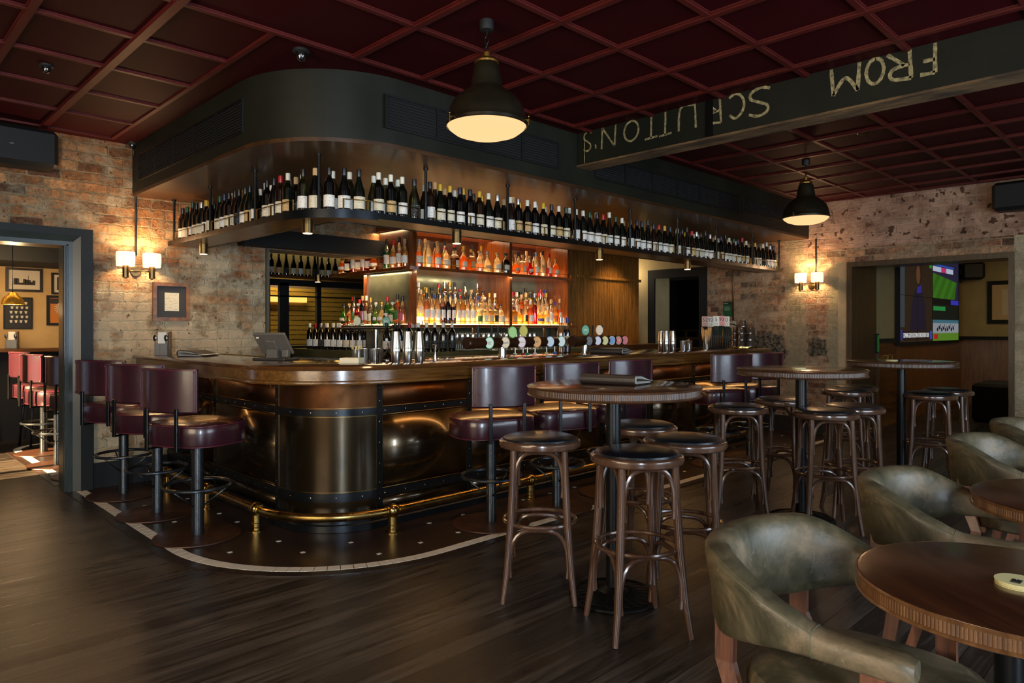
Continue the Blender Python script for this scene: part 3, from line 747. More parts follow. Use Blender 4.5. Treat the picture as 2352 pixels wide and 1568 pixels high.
for ax, v in UP:
    g = G()
    if ax == 'y': g.box(BX - .006, v - .022, .11, BX + .01, v + .022, 1.0)
    else: g.box(v - .022, BY - .006, .11, v + .022, BY + .01, 1.0)
    for z in (.2, .31, .44, .58, .72, .86, .95):
        if ax == 'y': rivet(g, BX - .006, v, z, -1, 0)
        else: rivet(g, v, BY - .006, z, 0, -1)
    g.build('upright_strap', [steel_b, rv], bar)
g = G(); sweep(g, [(-.02, .006), (.012, .006), (.012, .05), (.004, .058), (.004, .11), (-.02, .115)], YL - .003, XE, 28); g.build('kickplate', steel_b, bar)
# bag hooks under the top
for ax, v in UP:
    g = G(); P_ = [(.0, 0, .045), (.03, 0, .04), (.045, 0, .02), (.04, 0, 0), (.02, 0, -.005), (.012, 0, .008)]
    rot = Matrix.Rotation(-PI / 2 if ax == 'x' else PI, 4, 'Z'); T_ = Matrix.Translation((BX - .006, v, .945) if ax == 'y' else (v, BY - .006, .945))
    g.tube([T_ @ rot @ Vector(p) for p in P_], .004, 6); g.build('bag_hook', brass_d, bar)
# end panel
G().box(XE - .01, BY, .03, XE + .01, BY + .3, 1.0).build('end_panel', oak_z, bar)

# brass foot rail, a thing of its own standing on the mosaic
rail = thing('foot_rail', 'aged brass foot rail on short posts curving round the foot of the bar', 'foot rail')
g = G(); RO = .16
pth = Lp(RO, 6.62, 7.95, 20); g.tube([(x, y, .148) for x, y in pth], .029, 14); g.build('rail_tube', brass, rail)
for x, y in [(BX - RO, 6.18), (BX - RO, 5.34), (BX - RO, 4.50), (2.683, BY - RO), (4.0, BY - RO), (5.32, BY - RO), (6.64, BY - RO), (7.9, BY - RO)]:
    g = G(); g.lathe([(.055, .004), (.055, .009), (.033, .012), (.032, .02), (.033, .03), (.031, .032), (.031, .05), (.034, .052), (.034, .056), (.03, .06), (.03, .11)], x, y, 18)
    g.sphere(x, y, .148, .046, 18)
    g.build('rail_post', brass, rail)
    # collars
    dx, dy = (0, 1) if abs(x - (BX - RO)) < .01 else (1, 0)
    for s_ in (-1, 1): G().bar((x + dx * s_ * .040, y + dy * s_ * .040, .148), (x + dx * s_ * .054, y + dy * s_ * .054, .148), .034, 14).build('collar', brass, rail)
# warm strip light tucked under the overhang
st_m = emis('warm strip', (255, 160, 70), 1.5)
g = G(); sweep(g, [(.15, .996), (.165, .996), (.165, .999), (.15, .999)], YL - .05, XE - .05, 16)
tag(g.build('strip_light', st_m), 'warm strip light under the overhang of the bar top', 'strip light')
lamp('strip_glow_right', 'AREA', (5.3, BY - .155, .992), 11, (1.0, .5, .16), shape='RECTANGLE', size=5.2, size_y=.03, aim=(0, -.15, -1))
lamp('strip_glow_left', 'AREA', (BX - .155, 5.5, .992), 6, (1.0, .5, .16), shape='RECTANGLE', size=.03, size_y=2.2, aim=(-.15, 0, -1))

# ------------------------------------------------------------------ hanging wine shelf
XS = 8.93
ws_ = thing('hanging_shelf', 'long timber and steel bottle shelf hung on rods over the bar', 'shelf')
g = G(); sweep(g, [(-.31, 2.096), (-.004, 2.096), (-.004, 2.122), (-.31, 2.122)], YL - .02, XS, 18); g.build('shelf_board', wood('shelf ply', (84, 56, 30), (140, 98, 54), 'x', 0.35, .2, .6), ws_)
g = G(); sweep(g, [(-.004, 2.092), (.004, 2.092), (.004, 2.132), (-.004, 2.132)], YL - .02, XS, 18)
sweep(g, [(-.318, 2.092), (-.31, 2.092), (-.31, 2.13), (-.318, 2.13)], YL - .02, XS, 18); g.build('steel_edge', steel, ws_)
g = G(); pts = Lp(.008, n=18)[2:-2]; gi = Lp(.0035, n=18)[2:-2]
g.loft([[(gi[i][0], gi[i][1], 2.078), (pts[i][0], pts[i][1], 2.078), (pts[i][0], pts[i][1], 2.136), (gi[i][0], gi[i][1], 2.136)] for i in range(len(pts))]); g.build('corner_band', steel_b, ws_)
ca = math.radians(218)
RODS = [(BX + .03, 6.58), (BX + .03, 5.762), (BX + .03, 4.935), (CX + .42 * math.cos(ca), CY + .42 * math.sin(ca))] + [(x, BY + .03) for x in (3.103, 3.931, 4.773, 5.6, 6.452, 7.278, 8.153, 8.9)]
for x, y in RODS:
    g = G(); g.cyl(x, y, 2.12, 2.506, .0105, 10); g.cyl(x, y, 2.12, 2.13, .018, 12); g.cyl(x, y, 2.49, 2.506, .018, 12); g.build('hanger_rod', steel, ws_)
stations = [(BX + .012, y) for _, y in RODS[:3]] + [(x, BY + .012) for x, _ in RODS[4:]]
def gallery(pts, h=.085):
    g = G(); g.tube([(x, y, 2.122 + h) for x, y in pts], .0035, 6)
    for x, y in (pts[0], pts[-1], pts[len(pts) // 2]): g.box(x - .0045, y - .0045, 2.122, x + .0045, y + .0045, 2.122 + h + .004)
    g.build('gallery_rail', brass, ws_)
ys = [6.58, 5.762, 4.935]
gallery([(BX + .012, 6.5), (BX + .012, 6.2), (BX + .012, 5.84)]); gallery([(BX + .012, 5.69), (BX + .012, 5.35), (BX + .012, 5.01)])
gallery([(BX + .012, 4.87), (BX + .012, 4.65), (CX + .438 * math.cos(math.radians(192)), CY + .438 * math.sin(math.radians(192)))])
gallery([(CX + .438 * math.cos(math.radians(a)), CY + .438 * math.sin(math.radians(a))) for a in (240, 250, 262)] + [(CX, BY + .012), (2.85, BY + .012), (3.03, BY + .012)][1:])
rx = [3.103, 3.931, 4.773, 5.6, 6.452, 7.278, 8.153, 8.9]
for a, b_ in zip(rx, rx[1:]): gallery([(a + .08, BY + .012), ((a + b_) / 2, BY + .012), (b_ - .08, BY + .012)])
spot_glass = emis('downlight lens', (255, 214, 150), 9.0)
def shelf_spot(x, y, lb, z=2.096, e=14):
    t = thing('downlight', lb, 'downlight', (x, y, z), 0, 'brass cylinder downlights')
    g = G(); g.cyl(0, 0, -.088, 0, .037, 20); g.cyl(0, 0, -.03, -.026, .0385, 20); g.build('lamp_body', brass_d, t)
    G().cyl(0, 0, -.0905, -.088, .031, 20).build('lens', spot_glass, t)
    lamp('downlight_beam', 'SPOT', (x, y, z - .1), e, (1.0, .72, .42), spot_size=2.2, spot_blend=.8, shadow_soft_size=.03)
shelf_spot(2.40, 6.30, 'brass cylinder downlight under the hanging shelf above the framed letter')
shelf_spot(2.39, 4.42, 'brass cylinder downlight under the corner of the hanging shelf')
shelf_spot(3.50, 4.14, 'brass cylinder downlight under the shelf in front of the back bar')
shelf_spot(5.28, 4.14, 'brass cylinder downlight in front of the slatted oak panelling')
shelf_spot(6.86, 4.14, 'brass cylinder downlight hanging near the black framed door', e=10)

# ------------------------------------------------------------------ back bar cabinet
FX, FY = 4.37, 5.90
bb = thing('back_bar', 'mahogany back bar cabinet with mirrors and lit bottle shelves', 'bar cabinet')
def lshape(o, depth_y, yl, xr, rad=.12, n=8):
    """L plan: left edge X=FX-o, front edge Y=FY-o; returns polygon"""
    x0, y0 = FX - o, FY - o
    P_ = [(x0, yl)] + [(x0 + rad - rad * math.cos(PI / 2 * i / n), y0 + rad - rad * math.sin(PI / 2 * i / n)) for i in range(n + 1)] + [(xr, y0), (xr, depth_y), (x0 + .42, depth_y), (x0 + .42, yl)]
    return P_
g = G(); g.prism(lshape(0, 6.52, 7.55, 7.02), 1.972, 2.005); g.build('top_shelf', mahog, bb)
g = G(); g.prism(lshape(.02, 6.52, 7.4, 7.04), 1.358, 1.392); g.build('middle_shelf', mahog, bb)
g = G(); g.prism(lshape(-.06, 6.64, 6.64, 7.0), 2.43, 2.50); g.build('canopy', mahog, bb)
# uprights
for x0, x1, y0, y1, nm in ((4.47, 4.53, 6.02, 6.08, 'corner_post'), (5.86, 5.90, 5.95, 6.52, 'divider'), (6.92, 6.96, 5.95, 6.52, 'end_panel'), (4.45, 4.498, 6.86, 6.92, 'rear_post')):
    for z0, z1 in ((1.392, 1.972), (2.005, 2.43)): G().box(x0, y0, z0, x1, y1, z1).build(nm, mahog_z, bb)
# mirrors
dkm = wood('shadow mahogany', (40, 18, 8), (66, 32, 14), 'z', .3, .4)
G().box(4.475, 6.08, 1.392, 4.497, 6.86, 1.972).build('side_mirror', mirror, bb)
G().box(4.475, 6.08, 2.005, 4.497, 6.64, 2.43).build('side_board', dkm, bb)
G().box(4.51, 6.52, 1.392, 6.96, 6.54, 1.972).build('back_mirror', mirror, bb)
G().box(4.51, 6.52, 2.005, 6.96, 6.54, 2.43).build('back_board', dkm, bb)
G().box(4.40, 6.30, 1.11, 6.98, 6.33, 1.358).build('lower_mirror', mirror, bb)
for x in (4.62, 5.3, 5.88, 6.5): G().box(x, 5.98, 1.11, x + .03, 6.0, 1.358).build('glass_divider', oak_z, bb)
# lit bottle steps
lit = emis('lit bottle step', (255, 204, 132), 10.0)
lit2 = emis('lit shelf panel', (255, 202, 130), 7.0)
steps = [(5.955, 6.06, 1.396, 0), (6.065, 6.20, 1.475, 1), (6.205, 6.34, 1.565, 2)]
for x0, x1 in ((4.58, 5.855), (5.905, 6.915)):
    for y0, y1, z, k in steps:
        G().box(x0, y0, 1.392, x1, y1, z).build('lit_step', lit, bb)
G().box(4.395, 6.06, 1.392, 4.47, 7.35, 1.396).build('lit_step', lit2, bb)
G().box(4.56, 5.97, 2.005, 6.9, 6.5, 2.008).build('lit_panel', lit2, bb); G().box(4.40, 6.1, 2.005, 4.46, 7.5, 2.008).build('lit_panel', lit2, bb)
for z, x0, x1 in ((1.43, 4.45, 6.98), (2.045, 4.45, 6.98)):
    g = G(); yy = 5.905 if z > 2 else 5.888; g.tube([(x0, yy, z), (x1, yy, z)], .0028, 6)
    xx = 4.38 if z > 2 else 4.358; g.tube([(xx, 6.02, z), (xx, 7.3, z)], .0028, 6)
    for i in range(7): x = x0 + .05 + i * (x1 - x0 - .1) / 6; g.box(x - .004, yy - .003, z - .042, x + .004, yy + .003, z + .003)
    for i in range(4): y = 6.05 + i * .41; g.box(xx - .003, y - .004, z - .042, xx + .003, y + .004, z + .003)
    g.build('gallery_rail', brass, bb)
lamp('canopy_glow', 'AREA', (5.7, 6.2, 2.42), 6, (1.0, .7, .38), shape='RECTANGLE', size=2.3, size_y=.25, aim=(0, -.1, -1))
lamp('canopy_glow_side', 'AREA', (4.44, 6.5, 2.42), 2.5, (1.0, .66, .34), shape='RECTANGLE', size=.08, size_y=.6, aim=(0, 0, -1))
lamp('glass_rack_fill', 'AREA', (5.6, 6.05, 1.352), 4, (1.0, .9, .7), shape='RECTANGLE', size=2.4, size_y=.1, aim=(0, -.2, -1))  # fill light added under the shelf to brighten the wine glasses
lamp('side_shelf_fill', 'AREA', (4.385, 6.75, 1.965), 12, (1.0, .68, .36), shape='RECTANGLE', size=.08, size_y=1.2, aim=(0, 0, -1))  # added fill that brightens the bottle fronts on the side return
lamp('shelf_glow', 'AREA', (5.7, 5.96, 1.965), 9, (1.0, .76, .46), shape='RECTANGLE', size=2.3, size_y=.06, aim=(0, .25, -1))

# back bench with steel doors
bench = thing('back_bench', 'low bronze-topped bench with pale steel fridge doors behind the bar', 'bench')
def bl(o, rad=.3, n=10):
    x0, y0 = 4.03 - o, 5.55 - o
    return [(x0, 7.9)] + [(x0 + rad - rad * math.cos(PI / 2 * i / n), y0 + rad - rad * math.sin(PI / 2 * i / n)) for i in range(n + 1)] + [(7.0, y0), (7.0, 6.3), (4.46, 6.3), (4.46, 7.9)]
G().prism(bl(0), 1.02, 1.108).build('bench_top', M('olive bronze', (124, 118, 78), 0.32, 0.4, var=(100, 96, 62), scale=5), bench)
G().prism(bl(-.05), .08, 1.02).build('carcass', M('brushed pale steel', (196, 198, 186), 0.4, 0.1, var=(176, 178, 168), scale=20, stretch=(.1, .1, 4)), bench)
for y in (6.3, 6.85, 7.4): G().box(4.062, y, .3, 4.078, y + .5, .98).build('fridge_door', M('brushed pale steel', (0, 0, 0)), bench)
for x in (4.5, 5.05, 5.6, 6.15): G().box(x, 5.582, .3, x + .5, 5.6, .98).build('fridge_door', M('brushed pale steel', (0, 0, 0)), bench)

# steel lintel box across the service opening
tag(G().box(2.86, 6.5, 2.15, 4.48, 6.655, 2.32).build('lintel_cover', near_black), 'black steel box beam across the head of the service opening', 'beam')
G_ = G(); G_.box(3.14, 6.62, 0, 3.166, 6.98, 2.145); struct(G_.build('trim_7', M('grey corner bead', (88, 86, 76), .5, .4)))

# slatted oak wall right of the back bar
g = G(); g.box(7.03, 6.06, 0, 8.66, 6.2, 2.505)
n = 64
for i in range(n):
    x = 7.04 + i * (1.62 / n); g.box(x, 6.045, 0, x + .017, 6.062, 2.505)
sp = tag(g.build('slatted_panel', slat_wood), 'tall slatted oak wall panel to the right of the back bar', 'wall panel', kind='structure')
tag(G().box(7.2, 6.015, 2.035, 8.68, 6.045, 2.075, bev=.004).build('panel_rail', slat_wood), 'horizontal oak rail fixed across the slatted panelling', 'rail')
tag(G().box(7.05, 5.56, .0, 8.70, 6.04, 1.13).build('side_cabinet', oak_d), 'dark oak side cabinet below the slatted panelling', 'cabinet')

t = thing('soffit_downlight', 'small round downlight in the soffit above the slatted panelling', 'downlight', (7.95, 5.62, 2.505))
G().cyl(0, 0, -.012, 0, .05, 20).build('trim_ring', brass_d, t); G().cyl(0, 0, -.014, -.012, .038, 20).build('lens', spot_glass, t)
lamp('soffit_beam', 'SPOT', (7.95, 5.62, 2.48), 65, (1.0, .7, .36), spot_size=1.7, spot_blend=.9, shadow_soft_size=.03, aim=(0, .28, -1))

# ------------------------------------------------------------------ kitchen pass seen through the service opening
gold = M('brass cladding', (178, 142, 60), 0.42, 0.5, var=(150, 120, 50), scale=2, stretch=(.4, 1, 3))
tag(G().box(3.2, 10.2, 0.9, 7.1, 10.38, 1.98).build('brass_cladding', gold), 'ribbed brass cladding on the kitchen wall behind the pass', 'cladding')
g = G()
for i in range(14): g.box(3.2, 10.1985, .95 + i * .075, 7.1, 10.2, .957 + i * .075)
tag(g.build('brass_ribs', brass, None), 'fine horizontal brass ribs on the kitchen wall', 'cladding')
tag(G().box(4.6, 10.14, 1.76, 5.47, 10.18, 1.84).build('strip_lamp', emis('pass strip', (255, 190, 90), 1.6)), 'glowing amber strip lamp across the kitchen pass', 'lamp')
g = G()
for x, w2 in ((4.42, .04), (4.6, .14), (5.18, .07), (6.2, .05)): g.box(x, 9.3, 1.1, x + w2, 9.36, 2.0)
g.box(3.2, 9.3, 1.80, 7.2, 9.34, 1.82); g.box(3.2, 9.3, 1.96, 7.2, 9.36, 2.05); g.box(3.2, 9.25, 0, 7.2, 9.45, 1.1)
tag(g.build('pass_frame', near_black), 'black metal frame of the kitchen pass window', 'window frame')
ks = tag(G().box(3.5, 9.15, 2.06, 6.4, 9.5, 2.10).build('kitchen_shelf', oak_d), 'dark shelf of wine bottles high above the kitchen pass', 'shelf')
struct(G().box(3.2, 9.5, 2.1, 7.2, 9.54, 2.6).build('trim_8', M('olive plaster', (96, 84, 50), .7)))
lamp('kitchen_fill', 'AREA', (4.4, 9.95, 2.5), 70, (1, .78, .4), shape='RECTANGLE', size=2.0, size_y=.3, aim=(0, .6, -1))  # unseen fill light, added to brighten the brass cladding
shelf_spot(4.27, 7.65, 'small brass downlight seen through the service opening', 2.0, 3)
tag(G().cyl(4.27, 7.65, 2.0, 2.62, .012, 8).build('drop_rod', near_black), 'thin black drop rod carrying the small downlight in the pass', 'rod')
lamp('bottle_wall_glow', 'AREA', (5.0, 9.40, 2.58), 7, (1, .8, .4), shape='RECTANGLE', size=2.4, size_y=.1, aim=(0, .25, -1))

# ------------------------------------------------------------------ bottles
GL = {'green': M('dark green glass', (10, 14, 7), 0.06, coat=.6), 'black': M('black glass', (8, 7, 7), 0.06, coat=.6), 'brown': M('brown glass', (30, 14, 6), 0.06, coat=.6),
      'olive': glow('olive glass', (150, 158, 60), .3, .35), 'clear': glow('clear glass', (255, 244, 222), .5, .7), 'amber': glow('amber spirit', (250, 150, 60), .3, .35), 'gold': glow('golden spirit', (254, 200, 110), .3, .4),
      'pale': glow('pale spirit', (255, 240, 208), .4, .5), 'red': glow('red liqueur', (200, 24, 10), .3, .3), 'rose': glow('rose spirit', (255, 190, 150), .3, .4), 'ruby': glow('dark ruby liqueur', (90, 12, 14), .3, .25), 'lime': glow('green liqueur', (60, 170, 60), .3, .35),
      'navy': glow('ink liqueur', (40, 30, 60), .3, .2)}
def label_mat(name, base, ink, sc=1.0):
    m = bpy.data.materials.new(name); t, b = nodes(m); b.inputs['Roughness'].default_value = .75
    tc = N(t, 'ShaderNodeTexCoord'); mp = N(t, 'ShaderNodeMapping'); mp.inputs['Scale'].default_value = (60 * sc, 60 * sc, 150 * sc); L(t, tc.outputs['Object'], mp.inputs[0])
    nz = N(t, 'ShaderNodeTexNoise', i_Scale=1.0, i_Detail=2.0); L(t, mp.outputs[0], nz.inputs['Vector'])
    wv = N(t, 'ShaderNodeTexWave', i_Scale=1.0, bands_direction='Z'); m2 = N(t, 'ShaderNodeMapping'); m2.inputs['Scale'].default_value = (1, 1, 28 * sc); L(t, tc.outputs['Object'], m2.inputs[0]); L(t, m2.outputs[0], wv.inputs['Vector'])
    mu = N(t, 'ShaderNodeMath', operation='MULTIPLY'); L(t, nz.outputs['Fac'], mu.inputs[0]); L(t, wv.outputs['Fac'], mu.inputs[1])
    r = ramp(t, [(.50, lin(base)), (.60, lin(ink))]); L(t, mu.outputs[0], r.inputs[0]); L(t, r.outputs[0], b.inputs['Base Color'])
    return m
LB = {'cream': label_mat('cream label', (226, 214, 184), (110, 100, 84)), 'white': label_mat('white label', (238, 232, 220), (96, 92, 90)), 'black': label_mat('black label', (30, 30, 32), (170, 165, 150)),
      'tan': label_mat('tan label', (204, 168, 112), (90, 60, 40)), 'pink': label_mat('pink label', (206, 84, 96), (240, 220, 210)), 'blue': label_mat('blue label', (90, 90, 150), (220, 220, 230)), 'green': label_mat('green label', (60, 120, 60), (220, 220, 180)),
      'orange': label_mat('orange label', (226, 110, 50), (60, 30, 20)), 'yellow': label_mat('yellow label', (224, 200, 50), (60, 60, 20))}
CP = {'black': M('black cap', (18, 18, 20), .35), 'white': M('white cap', (226, 222, 204), .4), 'gold': M('gold foil', (190, 146, 50), .35, .6), 'yellow': M('yellow wax', (206, 164, 34), .4), 'red': M('red foil', (170, 20, 28), .35), 'silver': M('silver cap', (170, 170, 172), .3, .8),
      'blue': M('blue cap', (30, 50, 140), .4), 'cork': M('cork stopper', (206, 166, 116), .8), 'green': M('green foil', (24, 60, 34), .4), 'navy': M('navy foil', (24, 28, 60), .4)}
SH = {'bordeaux': ([(.001, .002), (.03, 0), (.036, .004), (.037, .012), (.037, .19), (.034, .205), (.024, .222), (.0165, .236), (.0145, .25), (.0145, .292), (.0155, .294), (.0155, .3), (.001, .3)], .036, .115, .252, .301, .0158),
      'burgundy': ([(.001, .002), (.034, 0), (.040, .005), (.041, .014), (.041, .135), (.039, .155), (.030, .19), (.021, .222), (.0155, .245), (.0142, .26), (.0142, .29), (.0158, .292), (.0158, .298), (.001, .298)], .03, .112, .25, .299, .016),
      'hock': ([(.001, .002), (.031, 0), (.036, .004), (.037, .012), (.036, .13), (.033, .16), (.026, .2), (.019, .24), (.0148, .27), (.0142, .32), (.0155, .322), (.0155, .33), (.001, .33)], .04, .11, .28, .331, .0158),
      'champagne': ([(.001, .002), (.036, 0), (.043, .006), (.044, .016), (.044, .13), (.041, .16), (.03, .2), (.02, .235), (.0165, .255), (.0165, .29), (.018, .295), (.017, .305), (.001, .306)], .04, .115, .225, .308, .0185)}
_bc = {}
def wine_mesh(shape):
    if shape in _bc: return _bc[shape]
    prof, l0, l1, c0, c1, cr = SH[shape]; rb = max(r for r, z in prof)
    body = G().lathe(prof, n=18)
    lab = G(); n = 14; a0, a1 = -PI / 2 - 1.35, -PI / 2 + 1.35; rr = rb + .0007; vs = []; fs = []
    for i in range(n + 1):
        a = a0 + (a1 - a0) * i / n; vs += [(rr * math.cos(a), rr * math.sin(a), l0), (rr * math.cos(a), rr * math.sin(a), l1)]
    for i in range(n): fs.append((2 * i, 2 * i + 2, 2 * i + 3, 2 * i + 1))
    lab.add(vs, fs, 0, True)
    cap = G().lathe([(cr, c0), (cr + .0006, c0 + .002), (cr + .0004, c1 - .002), (cr - .002, c1 + .0012), (.0005, c1 + .0015)], n=14)
    _bc[shape] = (body, lab, cap, {}); return _bc[shape]
def meshcol(store, g, nm, mat):
    k = (nm, mat.name)
    if k not in store: store[k] = g.mesh(nm, mat)
    return store[k]
def wine(x, y, z, shape, glass, lb, cp, face, text_label, group, small=False):
    body, lab, cap, st = wine_mesh(shape)
    t = link('wine_bottle', meshcol(st, body, 'body', GL[glass]), None, (x, y, z), face)
    tag(t, text_label, 'bottle', group)
    if lb: link('label', meshcol(st, lab, 'label', LB[lb]), t)
    link('capsule', meshcol(st, cap, 'capsule', CP[cp]), t)
    return t
rnd = random.Random(11)
WS, WG = ['bordeaux', 'burgundy', 'burgundy', 'hock', 'bordeaux'], ['green', 'black', 'black', 'brown', 'green', 'black']
def wine_style(back=False):
    sh = rnd.choice(WS); gl = rnd.choice(WG); lb = rnd.choice(['cream', 'cream', 'white', 'white', 'cream', 'white', 'black', 'tan'])
    cp = rnd.choice(['black', 'black', 'black', 'white', 'red', 'gold', 'navy', 'silver', 'white', 'green', 'yellow'] if not back else ['white', 'white', 'black', 'cork', 'gold', 'black'])
    return sh, gl, lb, cp
ZS = 2.1225
BAY = ['bay nearest the left brick wall', 'second bay from the left brick wall', 'bay left of the shelf corner', 'bay right of the shelf corner'] + ['%s bay right of the shelf corner' % ORD[k] for k in range(2, 10)]
def place_row(bay, pts, row, face0):
    for i, (x, y) in enumerate(pts):
        sh, gl, lb, cp = wine_style(row == 'back')
        if bay == 3 and row == 'front': gl = rnd.choice(['black', 'olive', 'green']); cp = rnd.choice(['black', 'white', 'black'])
        if bay == 3 and row == 'back': gl = 'olive'; cp = 'white'
        nm = '%s-capped wine bottle, %s in %s row, %s' % (cp, ORD[i + 1], row, BAY[bay])
        wine(x, y, ZS, sh, gl, lb, cp, face0 + rnd.uniform(-.35, .35), nm, 'wine bottles on the hanging shelf')
def even(a, b_, step): n = max(1, int((b_ - a) / step)); return [a + (i + .5) * (b_ - a) / n for i in range(n)]
jj = lambda: rnd.uniform(-.006, .006)
for bay, (a, b_) in enumerate([(5.80, 6.55), (4.97, 5.73), (4.47, 4.90)]):
    yv = list(reversed(even(a, b_, .094)))
    place_row(bay, [(BX + .075 + jj(), y) for y in yv], 'front', -PI / 2)
    place_row(bay, [(BX + .175 + jj(), y - .03) for y in yv], 'back', -PI / 2)
cor = [(CX + .375 * math.cos(math.radians(a)), CY + .375 * math.sin(math.radians(a)), math.radians(a) + PI / 2) for a in (196, 211, 226, 241, 256)]
for i, (x, y, fa) in enumerate(cor):
    sh, gl, lb, cp = [('bordeaux', 'olive', 'white', 'black'), ('burgundy', 'black', 'cream', 'cork'), ('bordeaux', 'black', 'white', 'black'), ('burgundy', 'black', 'white', 'black'), ('burgundy', 'green', 'cream', 'black')][i]
    wine(x, y, ZS, sh, gl, lb, cp, fa + rnd.uniform(-.2, .2), '%s wine bottle from the left standing round the rounded corner of the hanging shelf' % ORD[i + 1], 'wine bottles on the hanging shelf')
cor = [(CX + .26 * math.cos(math.radians(a)), CY + .26 * math.sin(math.radians(a)), math.radians(a) + PI / 2) for a in (200, 225, 250)]
for i, (x, y, fa) in enumerate(cor):
    wine(x, y, ZS, 'bordeaux', 'olive', 'white', 'white', fa, '%s white-capped green bottle behind the rounded corner of the hanging shelf' % ORD[i + 1], 'wine bottles on the hanging shelf')
bays = [(2.68, 3.08)] + [(a + .02, b_ - .02) for a, b_ in zip(rx, rx[1:])]
for k, (a, b_) in enumerate(bays):
    xv = even(a, b_, .093)
    place_row(3 + k, [(x, BY + .075 + jj()) for x in xv], 'front', 0)
    if k > 0 or True: place_row(3 + k, [(x + .03, BY + .18 + jj()) for x in xv[:-1]], 'back', 0)
# wine on the back bench
for i in range(8):
    wine(4.225, 7.5 - i * .13, 1.1085, 'bordeaux', 'black', 'white' if i % 3 else 'cream', ['red', 'white', 'gold', 'white'][i % 4], -1.0, 'black wine bottle in the rear row on the back bench, %s from the far end' % ORD[i + 1], 'wine bottles on the back bench')
for i in range(9):
    y = 7.55 - i * .135; lbn = ['white', 'white', 'black', 'white', 'white', 'white', 'cream', 'white', 'white'][i]
    wine(4.11, y, 1.1085, 'bordeaux', 'black', lbn, ['white', 'red', 'silver', 'white', 'white', 'white', 'gold', 'white', 'white'][i], -1.1, 'black wine bottle in the front row on the back bench, %s from the far end' % ORD[i + 1], 'wine bottles on the back bench')
bench_pts = [(4.13, 6.0), (4.19, 5.93), (4.16, 5.82), (4.24, 5.76), (4.31, 5.70), (4.40, 5.68), (4.49, 5.66), (4.60, 5.66), (4.66, 5.72), (4.72, 5.66)]
for i, (x, y) in enumerate(bench_pts):
    wine(x, y, 1.1085, 'burgundy' if i < 2 else 'bordeaux', 'black', 'white' if i < 4 else 'black', ['black', 'black', 'black', 'red', 'white', 'white', 'white', 'white', 'cork', 'white'][i], -.6, 'dark wine bottle on the rounded end of the bench, %s from left' % ORD[i + 1], 'wine bottles at the bench corner')
for i in range(12):
    wine(4.36 + i * .112, 9.3, 2.1005, ['burgundy', 'bordeaux', 'burgundy', 'hock'][i % 4], 'black', ['cream', 'white', 'tan', 'black'][i % 4], 'black', 0, 'shadowy wine bottle above the kitchen pass, %s from left' % ORD[i + 1], 'wine bottles above the kitchen pass')

# spirits: clear upper glass, coloured spirit below, paper label, stopper
def sp_prof(kind):
    if kind == 'tall': return [(.03, 0), (.035, .004), (.036, .01), (.036, .2), (.033, .215), (.02, .235), (.0145, .25), (.0135, .3), (.0155, .302), (.0155, .31)], .05, .15, .27, .325, 18, 1
    if kind == 'slim': return [(.028, 0), (.032, .004), (.033, .01), (.033, .19), (.028, .22), (.017, .26), (.0135, .29), (.0135, .32), (.0145, .322), (.0145, .328)], .07, .16, .285, .335, 18, 1
    if kind == 'squat': return [(.042, 0), (.049, .005), (.05, .012), (.049, .12), (.042, .145), (.024, .165), (.016, .178), (.0145, .21), (.017, .212), (.017, .22)], .035, .1, .2, .24, 20, 1
    if kind == 'round': return [(.03, 0), (.046, .006), (.056, .035), (.056, .06), (.044, .1), (.028, .135), (.018, .16), (.0145, .2), (.0165, .202), (.0165, .21)], .045, .08, .2, .245, 20, 1
    if kind == 'square': return [(.044, 0), (.049, .004), (.05, .012), (.05, .14), (.044, .16), (.022, .172), (.0165, .18), (.0155, .215), (.018, .217), (.018, .225)], .03, .11, .205, .25, 4, 1
    return [(.036, 0), (.042, .005), (.043, .012), (.041, .13), (.034, .18), (.024, .21), (.0165, .235), (.0145, .27), (.0165, .272), (.0165, .28)], .04, .12, .25, .3, 18, 1
_sc = {}
def rad_at(prof, z):
    for (r0, z0), (r1, z1) in zip(prof, prof[1:]):
        if z0 <= z <= z1: return r0 + (r1 - r0) * (z - z0) / max(1e-6, z1 - z0)
    return prof[0][0]
